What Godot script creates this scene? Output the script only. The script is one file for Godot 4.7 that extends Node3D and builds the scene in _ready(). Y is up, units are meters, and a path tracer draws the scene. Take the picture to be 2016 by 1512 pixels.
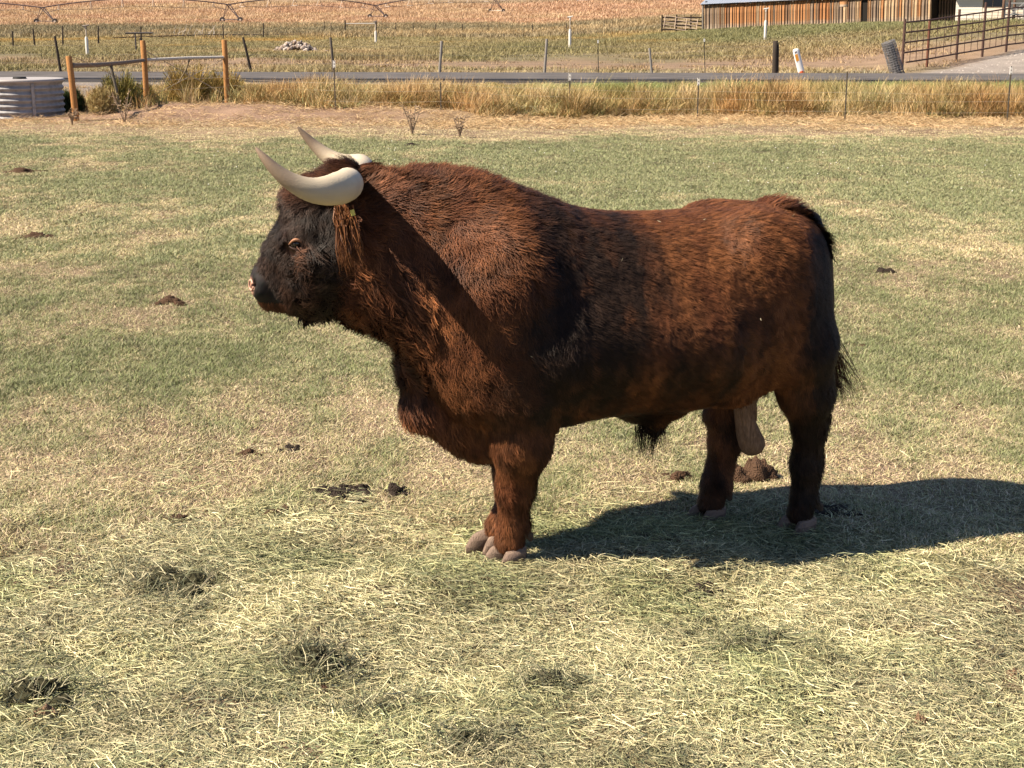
extends Node3D

const SUN_AZ := 15.5
const SUN_EL := 45.0

var rng := RandomNumberGenerator.new()
var n1 := FastNoiseLite.new()
var n2 := FastNoiseLite.new()
var n3 := FastNoiseLite.new()
var names := {}
var mats := {}

# ------------------------------------------------------------------ helpers
func numbered(called: String) -> String:
	var k: int = names.get(called, 0)
	names[called] = k + 1
	return called if k == 0 else "%s_%03d" % [called, k]

func lin(r: float, g: float, b: float) -> Color:
	return Color(r, g, b).linear_to_srgb()

func mat(key: String, r: float, g: float, b: float, rough := 0.85, spec := 0.3, metal := 0.0) -> StandardMaterial3D:
	if mats.has(key):
		return mats[key]
	var m := StandardMaterial3D.new()
	m.resource_name = key
	m.albedo_color = lin(r, g, b)
	m.roughness = rough
	m.metallic_specular = spec
	m.metallic = metal
	mats[key] = m
	return m

func vmat(key: String, rough := 0.85, spec := 0.3) -> StandardMaterial3D:
	if mats.has(key):
		return mats[key]
	var m := mat(key, 1, 1, 1, rough, spec)
	m.vertex_color_use_as_albedo = true
	return m

func noise_tex(freq: float, oct: int, lo: float, hi: float, size := 512, seed_ := 3, normal := false, kind := FastNoiseLite.TYPE_SIMPLEX_SMOOTH) -> NoiseTexture2D:
	var n := FastNoiseLite.new()
	n.seed = seed_
	n.noise_type = kind
	n.frequency = freq
	n.fractal_octaves = oct
	var t := NoiseTexture2D.new()
	t.width = size
	t.height = size
	t.seamless = true
	t.noise = n
	if normal:
		t.as_normal_map = true
		t.bump_strength = 6.0
	else:
		var g := Gradient.new()
		g.set_color(0, Color(lo, lo, lo))
		g.set_color(1, Color(hi, hi, hi))
		t.color_ramp = g
	return t

func tag(o: Node3D, label := "", category := "", group := "", kind := "") -> Node3D:
	if label: o.set_meta("label", label)
	if category: o.set_meta("category", category)
	if group: o.set_meta("group", group)
	if kind: o.set_meta("kind", kind)
	return o

func thing(called: String, label: String, category: String, at := Vector3.ZERO, turn := 0.0, group := "") -> Node3D:
	var o := Node3D.new()
	o.name = numbered(called)
	add_child(o)
	o.position = at
	o.rotation.y = turn
	tag(o, label, category, group)
	return o

func obj(called: String, mesh: Mesh, material: Material, parent: Node = null) -> MeshInstance3D:
	var o := MeshInstance3D.new()
	o.name = called if parent else numbered(called)
	o.mesh = mesh
	if material: o.material_override = material
	(parent if parent else self).add_child(o, true)
	return o

func begin() -> SurfaceTool:
	var st := SurfaceTool.new()
	st.begin(Mesh.PRIMITIVE_TRIANGLES)
	return st

func done(st: SurfaceTool, normals := true) -> ArrayMesh:
	if normals:
		st.generate_normals()
	return st.commit()

# a quad whose corners run round it; seen from the side from which they run clockwise
func quad(st: SurfaceTool, a: Vector3, b: Vector3, c: Vector3, d: Vector3) -> void:
	for v: Vector3 in [a, b, c, a, c, d]:
		st.add_vertex(v)

func tube(st: SurfaceTool, pts: Array, radii: Array, sides := 8, caps := true) -> void:
	var rings := []
	var up := Vector3.UP
	var t0: Vector3 = (pts[1] - pts[0]).normalized()
	if absf(t0.dot(up)) > 0.9:
		up = Vector3.RIGHT
	var u := t0.cross(up).normalized()
	for i in pts.size():
		var t: Vector3 = ((pts[mini(i + 1, pts.size() - 1)] as Vector3) - (pts[maxi(i - 1, 0)] as Vector3)).normalized()
		u = (u - t * u.dot(t)).normalized()
		var w := t.cross(u)
		var ring := PackedVector3Array()
		for k in sides:
			var a := TAU * k / sides
			ring.append((pts[i] as Vector3) + (u * cos(a) + w * sin(a)) * float(radii[i]))
		rings.append(ring)
	st.set_smooth_group(0)
	for i in pts.size() - 1:
		for k in sides:
			var j := (k + 1) % sides
			quad(st, rings[i][k], rings[i][j], rings[i + 1][j], rings[i + 1][k])
	if caps:
		st.set_smooth_group(-1)
		var last := pts.size() - 1
		for k in sides:
			var j := (k + 1) % sides
			for v: Vector3 in [pts[0], rings[0][j], rings[0][k], pts[last], rings[last][k], rings[last][j]]:
				st.add_vertex(v)

func tube_mesh(pts: Array, radii: Array, sides := 8) -> ArrayMesh:
	var st := begin()
	tube(st, pts, radii, sides)
	return done(st)

func box(st: SurfaceTool, t: Transform3D, s: Vector3) -> void:
	var h := s * 0.5
	st.set_smooth_group(-1)
	for ax in 3:
		for sg: float in [-1.0, 1.0]:
			var n := Vector3.ZERO
			n[ax] = sg
			var u := Vector3.ZERO
			u[(ax + 1) % 3] = 1.0
			var w := n.cross(u)
			var c := n * h
			quad(st, t * (c + (-u - w) * h), t * (c + (-u + w) * h), t * (c + (u + w) * h), t * (c + (u - w) * h))

func box_mesh(s: Vector3) -> ArrayMesh:
	var st := begin()
	box(st, Transform3D.IDENTITY, s)
	return done(st)

# a bar with a square or round section between two points
func bar(a: Vector3, b: Vector3, r: float, sides := 6) -> ArrayMesh:
	return tube_mesh([a, b], [r, r], sides)

func copies(called: String, mesh: Mesh, buf: PackedFloat32Array, material: Material, parent: Node = null) -> MultiMeshInstance3D:
	var mm := MultiMesh.new()
	mm.transform_format = MultiMesh.TRANSFORM_3D
	mm.use_colors = true
	mm.mesh = mesh
	mm.instance_count = buf.size() / 16
	mm.buffer = buf
	var o := MultiMeshInstance3D.new()
	o.name = called if parent else numbered(called)
	o.multimesh = mm
	o.material_override = material
	o.set_meta("kind", "stuff")
	(parent if parent else self).add_child(o, true)
	return o

func push(buf: PackedFloat32Array, x: Vector3, y: Vector3, z: Vector3, o: Vector3, c: Color) -> void:
	buf.append_array([x.x, y.x, z.x, o.x, x.y, y.y, z.y, o.y, x.z, y.z, z.z, o.z, c.r, c.g, c.b, 1.0])

func rr(a: float, b: float) -> float:
	return rng.randf_range(a, b)

# ------------------------------------------------------------------ the lie of the land; d is metres ahead of the lens
const BASE := [[0, 0], [60, 0], [100, .2], [190, .45], [300, 1.4], [375, 2.7], [450, 4.5], [550, 7.8], [650, 10.5], [900, 25], [1400, 70], [3000, 150]]

func land(x: float, d: float) -> float:
	var b := 0.0
	for i in BASE.size() - 1:
		if d <= BASE[i + 1][0]:
			b = lerpf(BASE[i][1], BASE[i + 1][1], maxf(0.0, (d - BASE[i][0]) / (BASE[i + 1][0] - BASE[i][0])))
			break
	b += 0.055 * clampf(x - 4.0, 0.0, 26.0) * smoothstep(55, 100, d)
	b += 0.08 * clampf(x - 14.0, 0.0, 7.0) * smoothstep(52, 60, d) * (1.0 - smoothstep(70, 110, d))
	return b

func ground_y(x: float, d: float) -> float:
	var b := land(x, d)
	if d < 41.0 and d > 0.0:
		var near := 1.0 - smoothstep(4.6, 6.0, d)
		b += (n1.get_noise_2d(x * 90, d * 90) * 0.055 + n2.get_noise_2d(x * 260, d * 260) * 0.022) * near
		b += n1.get_noise_2d(x * 30, d * 30) * 0.03 * smoothstep(6, 9, d) * (1.0 - smoothstep(36, 41, d))
		# the low dirt bank in front of the weeds
		b += 0.16 * smoothstep(26.8, 28.6, d) * (1.0 - smoothstep(30, 34, d)) * smoothstep(-8.6, -7.0, x) * (1.0 - smoothstep(-2.0, 1.0, x)) * (1.0 + 0.6 * n2.get_noise_2d(x * 60, d * 60))
	elif d > 52.0:
		b += n1.get_noise_2d(x * 14, d * 14) * 0.05 * smoothstep(54, 60, d)
	return b

func mixc(a: Color, b: Color, t: float) -> Color:
	return a.lerp(b, clampf(t, 0.0, 1.0))

const DIRT := Color(.32, .215, .15)
const DRY := Color(.44, .33, .215)
const GREEN := Color(.27, .245, .15)
const HAYC := Color(.33, .31, .155)

func patch(x: float, d: float) -> float:   # 0 green .. 1 dry, in the pasture
	var v := n1.get_noise_2d(x * 16, d * 9) * 0.6 + n1.get_noise_2d(x * 55 + 300, d * 32) * 0.65 + n2.get_noise_2d(x * 200, d * 110) * 0.7
	var bias := 1.0 - 0.64 * smoothstep(5.2, 8.5, d) + 0.9 * smoothstep(22.0, 26.0, d)
	bias -= 0.24 * smoothstep(11, 16, d) * (1.0 - smoothstep(21, 23.5, d))
	bias += 0.35 * exp(-pow((d - 17.0) / 2.2, 2) - pow((x + 6.0) / 2.0, 2))
	return clampf(bias + v * 0.75, 0.0, 1.0)

func ground_color(x: float, d: float) -> Color:
	var v := n2.get_noise_2d(x * 70, d * 70)
	var c: Color
	if d < 26.5:
		var p := patch(x, d)
		c = mixc(GREEN * 0.8, mixc(DIRT, DRY, 0.45 + v * 0.6), p)
		c = mixc(mixc(DIRT * 0.75, HAYC * 0.8, 0.45 + v), c, smoothstep(4.9, 6.1, d + n1.get_noise_2d(x * 40, d * 20) * 0.9))
		c = mixc(c, Color(.40, .275, .175), smoothstep(24.5, 26.5, d + v))
	elif d < 44.5:
		var left := 1.0 - smoothstep(-4.0, 2.0, x)
		c = mixc(Color(.42, .31, .17), Color(.43, .285, .20), left)
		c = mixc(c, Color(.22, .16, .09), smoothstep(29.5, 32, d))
		c = mixc(c, Color(.33, .29, .27), smoothstep(42.6, 43.4, d - 0.07 * x + v * 0.8))
		c = mixc(c, Color(.33, .29, .27), smoothstep(33, 36, d) * (1.0 - smoothstep(-10.6, -9.8, x + v * 0.6)))
	elif d < 400.0:
		var w := n1.get_noise_2d(x * 3.0 + 50, d * 1.6) + 0.5 * n2.get_noise_2d(x * 12, d * 5)
		var pale := Color(.46, .33, .215)
		var olive := Color(.28, .235, .14)
		var straw := Color(.46, .29, .115)
		var e := d + w * 10.0 + x * 0.25
		if d < 56.0:
			c = mixc(Color(.45, .38, .32), mixc(pale, olive, 0.5 + w), smoothstep(51.3, 53.3, d - 0.06 * x + v))
		else:
			c = mixc(pale, olive, 0.5 + w * 1.4)
			c = mixc(c, Color(.40, .275, .19), smoothstep(60, 63, e) * (1.0 - smoothstep(70, 76, e)) * 0.85)
			c = mixc(c, olive, smoothstep(74, 84, e) * 0.75)
			c = mixc(c, straw, smoothstep(0.0, 0.4, w) * smoothstep(88, 110, e) * 0.9)
			c = mixc(c, Color(.21, .215, .115), smoothstep(8, 14, x) * smoothstep(84, 95, d) * 0.75)
			c = mixc(c, mixc(Color(.24, .20, .125), Color(.42, .31, .175), 0.45 + w * 1.6), smoothstep(135, 165, d + w * 25.0))
		# gravel drive on the right
		var drv := smoothstep(14.2, 15.4, x - (d - 54.0) * 0.72 + v * 0.7) * (1.0 - smoothstep(8.0, 9.5, x - 14.2 - (d - 54.0) * 0.72 + v)) * (1.0 - smoothstep(80, 92, d)) * smoothstep(50.9, 51.6, d - 0.06 * x)
		c = mixc(c, Color(.44, .38, .335), drv)
		# the stubble field
		c = mixc(c, mixc(Color(.50, .315, .205), Color(.53, .38, .235), 0.5 + w), smoothstep(250, 300, d - x * 0.35 + w * 40.0))
	else:
		var w := n1.get_noise_2d(x * 0.8, d * 0.35) + 0.4 * n2.get_noise_2d(x * 3, d)
		c = mixc(Color(.50, .315, .205), Color(.53, .38, .235), 0.5 + w * 1.2)
		c = mixc(c, Color(.36, .27, .18), smoothstep(520, 620, d + w * 80.0 + x * 0.8) * 0.8)
	return c * (1.0 + 0.25 * v)

func build_ground() -> void:
	var verts := PackedVector3Array()
	var cols := PackedColorArray()
	var idx := PackedInt32Array()
	var ds := PackedFloat32Array([-60.0, -15.0, -4.0, 0.0])
	var d := 1.6
	while d < 2600.0:
		ds.append(d)
		d *= 1.0135 if d < 8.0 else 1.012 if d < 120.0 else 1.03
	var nx := 230
	for r in ds.size():
		d = ds[r]
		var half := maxf(d, 0.0) * 0.52 + 2.0 if d < 41.0 else d * 0.6
		if d <= 0.0: half = 4.0
		for k in nx + 1:
			var s := 2.0 * k / nx - 1.0
			var x := half * s
			if k == 0 or k == nx: x *= 12.0
			var dd := maxf(d, 1.6)
			verts.append(Vector3(x, ground_y(x, dd), -d))
			var c := ground_color(x, dd)
			cols.append(c)
	var w := nx + 1
	for r in ds.size() - 1:
		for k in nx:
			var a := r * w + k
			idx.append_array([a, a + w, a + 1, a + 1, a + w, a + w + 1])
	var arr := []
	arr.resize(Mesh.ARRAY_MAX)
	arr[Mesh.ARRAY_VERTEX] = verts
	arr[Mesh.ARRAY_COLOR] = cols
	arr[Mesh.ARRAY_INDEX] = idx
	var am := ArrayMesh.new()
	am.add_surface_from_arrays(Mesh.PRIMITIVE_TRIANGLES, arr)
	var st := SurfaceTool.new()
	st.create_from(am, 0)
	st.generate_normals()
	var m := vmat("soil and turf", 0.95, 0.15)
	m.albedo_texture = noise_tex(0.03, 5, 0.62, 1.0, 1024, 5)
	m.uv1_triplanar = true
	m.uv1_world_triplanar = true
	m.uv1_scale = Vector3(0.9, 0.9, 0.9)
	m.heightmap_enabled = true
	m.heightmap_texture = noise_tex(0.05, 5, 0.0, 1.0, 1024, 9)
	m.heightmap_scale = 1.6
	tag(obj("pasture_ground", st.commit(), m), "", "", "", "structure")

# blades standing or lying in a clump; vertex colours are multiplied by the copy's own
func clump(count: int, spread: float, hmin: float, hmax: float, width: float, lean: float, cols: Array, segs := 2) -> ArrayMesh:
	var st := begin()
	for i in count:
		var a := rr(0, TAU)
		var r := spread * sqrt(rng.randf())
		var p := Vector3(cos(a) * r, 0, sin(a) * r)
		var h := rr(hmin, hmax)
		var b := rr(0, TAU)
		var out := Vector3(cos(b), 0, sin(b)) * lean * rr(0.3, 1.0)
		var side := Vector3(-sin(b), 0, cos(b)).rotated(Vector3.UP, rr(-0.8, 0.8)) * width * rr(0.6, 1.2)
		var c: Color = cols[rng.randi() % cols.size()] * rr(0.75, 1.15)
		st.set_color(c)
		for s in segs:
			var t0 := float(s) / segs
			var t1 := float(s + 1) / segs
			var q0 := p + Vector3.UP * h * (t0 - 0.25 * lean * t0 * t0) + out * h * t0 * t0
			var q1 := p + Vector3.UP * h * (t1 - 0.25 * lean * t1 * t1) + out * h * t1 * t1
			var w0 := side * (1.0 - t0 * 0.85)
			var w1 := side * (1.0 - t1 * 0.85)
			quad(st, q0 - w0, q1 - w1, q1 + w1, q0 + w0)
	st.set_smooth_group(-1)
	return done(st)

# straws of hay lying on one another
func straw(count: int, spread: float, lmin: float, lmax: float, width: float, high: float, cols: Array, tilt := 0.18) -> ArrayMesh:
	var st := begin()
	st.set_smooth_group(-1)
	var main := rr(0, TAU)
	for i in count:
		var a := rr(0, TAU)
		var r := spread * sqrt(rng.randf())
		var p := Vector3(cos(a) * r, high * rng.randf() * (1.0 - r / spread * 0.8), sin(a) * r)
		var b := main + rr(-1.1, 1.1)
		var dir := Vector3(cos(b), rr(-tilt, tilt * 1.3), sin(b)).normalized()
		var l := rr(lmin, lmax) * (0.45 + 0.55 * rng.randf())
		var side := dir.cross(Vector3.UP).normalized().rotated(dir, rr(-0.9, 0.9)) * width * rr(0.5, 1.2)
		var bend := Vector3(rr(-1, 1), rr(-0.4, 0.5), rr(-1, 1)) * l * 0.13
		st.set_color(cols[rng.randi() % cols.size()] * rr(0.7, 1.15))
		var q0 := p - dir * l * 0.5
		var q1 := p + bend
		var q2 := p + dir * l * 0.5
		quad(st, q0 - side * 0.7, q1 - side, q1 + side, q0 + side * 0.7)
		quad(st, q1 - side, q2 - side * 0.4, q2 + side * 0.4, q1 + side)
	return done(st)

func scatter(called: String, meshes: Array, count: int, d0: float, d1: float, power: float, material: Material, f: Callable) -> void:
	# f(x, d) gives [scale, height scale, colour] or an empty list where nothing grows
	var bufs := []
	for m in meshes: bufs.append(PackedFloat32Array())
	var i := 0
	while i < count:
		i += 1
		var t := rng.randf()
		var d := d0 * pow(d1 / d0, pow(t, power))
		var x := rr(-1, 1) * (d * 0.47 + 0.9)
		var s: Array = f.call(x, d)
		if s.is_empty():
			continue
		var a := rr(0, TAU)
		var k := rng.randi() % meshes.size()
		var sc: float = s[0]
		push(bufs[k], Vector3(cos(a), 0, -sin(a)) * sc, Vector3(rr(-0.1, 0.1), 1, rr(-0.1, 0.1)) * float(s[1]), Vector3(sin(a), 0, cos(a)) * sc, Vector3(x, ground_y(x, d) - 0.004, -d), s[2])
	for k in meshes.size():
		if bufs[k].size():
			copies(called, meshes[k], bufs[k], material)

func hay_amount(x: float, d: float) -> float:
	var e := d + n1.get_noise_2d(x * 55, d * 35) * 0.7 + n2.get_noise_2d(x * 25 + 70, d * 20) * 0.4
	var v := 1.0 - smoothstep(4.55, 5.5, e)
	v -= 0.75 * smoothstep(1.0, 1.5, x) * smoothstep(3.85, 4.3, d + n2.get_noise_2d(x * 40, d * 40) * 0.5)
	return clampf(v, 0.03 * (1.0 - smoothstep(5.5, 7.0, d)), 1.0)

func build_plants() -> void:
	var blade := vmat("dry and green blades", 0.8, 0.25)
	blade.backlight_enabled = true
	blade.backlight = Color(0.3, 0.3, 0.2)
	var hay_m := vmat("hay straws", 0.65, 0.4)
	var hay_cols := [Color(.54, .48, .27), Color(.58, .49, .29), Color(.42, .40, .22), Color(.24, .25, .135), Color(.18, .19, .105), Color(.60, .53, .33), Color(.46, .41, .22), Color(.30, .26, .15), Color(.22, .22, .125)]
	var hays := []
	for k in 6:
		hays.append(straw(96, 0.15, 0.02, 0.095, 0.0011, 0.028, hay_cols))
	scatter("hay_litter", hays, 10500, 2.9, 6.6, 0.9, hay_m, func(x: float, d: float) -> Array:
		if rng.randf() > hay_amount(x, d): return []
		var w := 0.95 + 0.5 * n2.get_noise_2d(x * 170, d * 170) + 0.35 * n1.get_noise_2d(x * 300, d * 300)
		var c := Color(1, 1, 1) * clampf(w, 0.38, 1.3)
		c *= 1.18
		c = mixc(c, c * Color(.66, .74, .62), n1.get_noise_2d(x * 130 + 99, d * 130) * 2.0 + 0.05)
		return [rr(0.7, 1.2), rr(0.8, 1.6), c])
	# loose single straws further back
	var loose := []
	for k in 3:
		loose.append(straw(5, 0.2, 0.05, 0.2, 0.0013, 0.02, [Color(.55, .47, .26), Color(.6, .52, .3), Color(.45, .36, .2)]))
	scatter("loose_straw", loose, 3600, 4.5, 12.0, 1.0, hay_m, func(x: float, d: float) -> Array:
		return [] if rng.randf() > 1.05 - smoothstep(5.0, 9.0, d) else [rr(0.6, 1.1), 1.0, Color(1, 1, 1)])
	# turf
	var g := [Color(.5, .6, .42), Color(.7, .85, .6), Color(.9, 1, .8), Color(1.15, 1.05, .85), Color(1.7, 1.45, 1.2), Color(2.0, 1.65, 1.4)]
	var turfs := []
	for k in 5:
		turfs.append(clump(13, 0.035, 0.010, 0.036, 0.0017, 1.1, g))
	scatter("pasture_grass", turfs, 165000, 4.7, 12.5, 1.0, blade, func(x: float, d: float) -> Array:
		var p := patch(x, d)
		if rng.randf() < hay_amount(x, d) * 0.75: return []
		if rng.randf() < 0.62 * smoothstep(0.4, 0.9, p): return []
		var q := smoothstep(0.2, 0.8, p * 1.1 - 0.05 + rr(-0.5, 0.5))
		var c := mixc(Color(.285, .28, .165), Color(.64, .50, .345), q)
		return [rr(0.8, 1.4), rr(0.7, 1.3) * (1.0 - 0.4 * q), c * rr(0.5, 1.35)])
	var wide := []
	for k in 4:
		wide.append(clump(18, 0.085, 0.014, 0.042, 0.003, 1.1, g))
	scatter("pasture_grass", wide, 105000, 11.0, 27.5, 0.8, blade, func(x: float, d: float) -> Array:
		var p := patch(x, d)
		if p > 0.92 and rng.randf() < 0.5: return []
		var q := smoothstep(0.15, 0.85, p * 1.15 - 0.05 + rr(-0.32, 0.32))
		var c := mixc(Color(.32, .32, .195), Color(.64, .515, .35), q)
		return [rr(0.8, 1.4), rr(0.7, 1.25) * (1.0 - 0.35 * q), c * rr(0.55, 1.3)])
	# straw and dead stems on the strip at the foot of the bank
	var dead := []
	for k in 3:
		dead.append(straw(34, 0.3, 0.08, 0.34, 0.0026, 0.08, [Color(.55, .38, .2), Color(.6, .44, .26), Color(.42, .27, .14)], 0.35))
	scatter("dead_stems", dead, 5200, 24.5, 31.0, 1.0, blade, func(x: float, d: float) -> Array:
		var amount := smoothstep(25.0, 26.5, d + n2.get_noise_2d(x * 40, d * 40) * 1.5) * (0.35 + 0.65 * smoothstep(-6.0, 1.0, x))
		return [] if rng.randf() > amount else [rr(0.6, 1.2), rr(0.6, 1.6), Color(1, 1, 1) * rr(0.8, 1.1)])
	# tall dry weeds between the bank and the road
	var weeds := []
	for k in 4:
		weeds.append(clump(46, 0.15, 0.35, 1.0, 0.005, 0.35, [Color(.58, .40, .19), Color(.52, .33, .14), Color(.68, .50, .28), Color(.36, .25, .13), Color(.62, .41, .19)], 3))
	for k in 3:
		weeds.append(clump(60, 0.2, 0.3, 0.9, 0.009, 0.5, [Color(.26, .225, .09), Color(.34, .26, .11), Color(.46, .30, .13), Color(.20, .195, .08)], 3))
	scatter("dry_weeds", weeds, 23000, 27.2, 42.6, 0.9, blade, func(x: float, d: float) -> Array:
		var far := d - 0.07 * x
		if far > 43.3: return []
		if x < -5.4 and (d < 33.0 or x < -9.4) and rng.randf() < 0.97: return []
		var start := 28.3 + 1.6 * n2.get_noise_2d(x * 24, 5.0) + 1.3 * (1.0 - smoothstep(-5.0, 0.0, x))
		if d < start: return []
		var hmax := clampf(1.76 - 0.0402 * d, 0.14, 0.62) * smoothstep(start - 0.6, start + 1.0, d)
		hmax *= 1.08 + 0.5 * n1.get_noise_2d(x * 60, d * 25) + 0.3 * n2.get_noise_2d(x * 160, d * 60) + 0.2 * smoothstep(2.0, 6.0, x)
		var top := smoothstep(30.0, 36.0, d + n2.get_noise_2d(x * 20, d * 8) * 5.0)
		var c := mixc(Color(1, 1, 1), Color(.5, .82, .62), top * smoothstep(-4.0, 4.0, x + n1.get_noise_2d(x * 15, 0) * 6.0) * 0.95)
		c = mixc(c, c * Color(.92, .80, .72), n1.get_noise_2d(x * 45 + 500, d * 30) * 2.0)
		c = mixc(c, c * Color(1.25, 1.35, 1.5), n1.get_noise_2d(x * 50 + 900, d * 30) * 2.0)
		return [rr(0.6, 1.4), maxf(0.08, hmax) * rr(0.5, 1.2), c * rr(0.65, 1.2)])
	# the verge and waste ground over the road
	var tuft := []
	for k in 3:
		tuft.append(clump(30, 0.5, 0.06, 0.24, 0.012, 0.8, [Color(1, 1, .9), Color(1.2, 1.05, .8), Color(.8, .85, .7)]))
	scatter("verge_grass", tuft, 30000, 52.5, 150.0, 1.0, blade, func(x: float, d: float) -> Array:
		if smoothstep(13.6, 15.0, x - (d - 54.0) * 0.72) > 0.3 and d < 90.0: return []
		var w := n1.get_noise_2d(x * 5.0 + 20, d * 3.0)
		if absf(d + x * 0.25 + w * 10.0 - 66.0) < 6.0 and rng.randf() < 0.8: return []
		if w < -0.02 and d < 80.0 and rng.randf() < 0.85: return []
		var c := ground_color(x, d)
		c = mixc(c, Color(.24, .215, .12), 0.1 + w)
		return [rr(0.7, 1.5) * (0.8 + d / 160.0), rr(0.5, 1.3) * (0.8 + maxf(0.0, w) * 1.6), c * rr(0.8, 1.2)])
	var stub := []
	for k in 3:
		stub.append(clump(22, 1.2, 0.15, 0.5, 0.03, 0.5, [Color(1, 1, 1), Color(1.35, 1.3, 1.15), Color(.75, .72, .65), Color(1.7, 1.6, 1.4)]))
	scatter("field_stubble", stub, 34000, 140.0, 620.0, 0.8, blade, func(x: float, d: float) -> Array:
		if x > 17.0 and d < 175.0: return []
		var c := ground_color(x, d)
		return [rr(0.8, 1.6) * (0.6 + d / 260.0), rr(0.6, 1.3) * (0.6 + d / 400.0), c * rr(0.75, 1.2)])
	var crop := []
	for k in 3:
		crop.append(clump(24, 1.0, 0.45, 1.0, 0.035, 0.45, [Color(.22, .19, .11), Color(.27, .23, .13), Color(.17, .155, .09), Color(.42, .33, .20)]))
	scatter("rank_weeds", crop, 9000, 195.0, 292.0, 1.0, blade, func(x: float, d: float) -> Array:
		if x > 4.0 or d > 290.0 + x * 0.15: return []
		if rng.randf() < 0.5 and n1.get_noise_2d(x * 2.0, d * 1.5) < -0.1: return []
		return [rr(0.9, 1.8), rr(0.5, 1.0) * (0.6 + 0.4 * smoothstep(230, 280, d)), Color(1, 1, 1) * rr(0.8, 1.2)])
	# seed heads of dandelions among the far turf
	var puff := SphereMesh.new()
	puff.radius = 0.007
	puff.height = 0.014
	puff.radial_segments = 8
	puff.rings = 4
	var buf := PackedFloat32Array()
	for k in 70:
		var d := rr(15.0, 22.0)
		var x := rr(-2.0, 8.0) if k % 4 else rr(-4.0, -1.0)
		push(buf, Vector3.RIGHT, Vector3.UP, Vector3.BACK, Vector3(x, ground_y(x, d) + 0.07, -d), Color(.7, .68, .6))
	copies("dandelion_seed_heads", puff, buf, vmat("seed down", 0.9, 0.1))

# ------------------------------------------------------------------ the bull: a field of joined limbs, meshed as surface nets
const YAW := 0.29                       # the body's turn; its own x runs from the shoulder to the rump, its z to the near side
const BULL_AT := Vector3(0.4, 0, -4.89)
var pa: Array[Vector3] = []
var pb: Array[Vector3] = []
var pr := PackedFloat32Array()
var ps := PackedFloat32Array()
var pk := PackedFloat32Array()
var t_top := PackedFloat32Array()
var t_bot := PackedFloat32Array()
var t_wid := PackedFloat32Array()
const TX0 := -1.02
const TORSO := [[-1.02, 1.20, .90, .06], [-.96, 1.255, .85, .12], [-.90, 1.275, .815, .155], [-.82, 1.275, .765, .185], [-.74, 1.28, .66, .215], [-.66, 1.28, .54, .25], [-.56, 1.266, .47, .29], [-.45, 1.235, .445, .318], [-.30, 1.19, .45, .335], [-.10, 1.15, .475, .345], [.10, 1.14, .472, .345], [.30, 1.145, .49, .325], [.44, 1.15, .555, .29], [.53, 1.15, .62, .245], [.60, 1.115, .66, .20], [.655, 1.04, .70, .15], [.69, .94, .76, .08]]

func head(x: float, y: float, z: float) -> Vector3:     # a point given in the scene, z from the head's middle plane
	return (Vector3(x, y, -4.62 + z) - BULL_AT).rotated(Vector3.UP, -YAW)

func limb(a: Vector3, b: Vector3, ra: float, rb: float, k := 0.05) -> void:
	pa.append(a)
	pb.append(b)
	pr.append(ra)
	ps.append(rb)
	pk.append(k)

func both(a: Vector3, b: Vector3, ra: float, rb: float, k := 0.05) -> void:
	for s: float in [1.0, -1.0]:
		limb(a * Vector3(1, 1, s), b * Vector3(1, 1, s), ra, rb, k)

func torso_field(p: Vector3) -> float:
	var u := clampf((p.x - TX0) * 100.0, 0.0, t_top.size() - 1.001)
	var i := int(u)
	var f := u - i
	var top := lerpf(t_top[i], t_top[i + 1], f)
	var bot := lerpf(t_bot[i], t_bot[i + 1], f)
	var wid := lerpf(t_wid[i], t_wid[i + 1], f)
	var ha := (top - bot) * 0.5
	var dy := absf(p.y - (top + bot) * 0.5) / ha
	var dz := absf(p.z) / wid
	var kk := pow(pow(dy, 2.35) + pow(dz, 2.35), 0.42553)
	var d := (kk - 1.0) * minf(ha, wid)
	var over := maxf(TX0 - p.x, p.x - (TX0 + (t_top.size() - 1) * 0.01))
	if over > 0.0:
		d = sqrt(maxf(d, 0.0) ** 2 + over * over) + minf(d, 0.0) * 0.0
	return d

func part_field(i: int, p: Vector3) -> float:
	var a := pa[i]
	var ab := pb[i] - a
	var h := clampf((p - a).dot(ab) / maxf(ab.length_squared(), 1e-6), 0.0, 1.0)
	return (p - a - ab * h).length() - lerpf(pr[i], ps[i], h)

func field(p: Vector3, list: PackedInt32Array, base: bool, cut: Array) -> float:
	var d := torso_field(p) if base else 1.0
	for i in list:
		var e := part_field(i, p)
		var k := pk[i]
		var h := maxf(k - absf(d - e), 0.0) / k
		d = minf(d, e) - h * h * k * 0.25
	for c: Array in cut:
		d = maxf(d, float(c[1]) - ((p - (c[0] as Vector3)) * (c[2] as Vector3)).length())
	return d

var sv := PackedVector3Array()
var si := PackedInt32Array()

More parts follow.
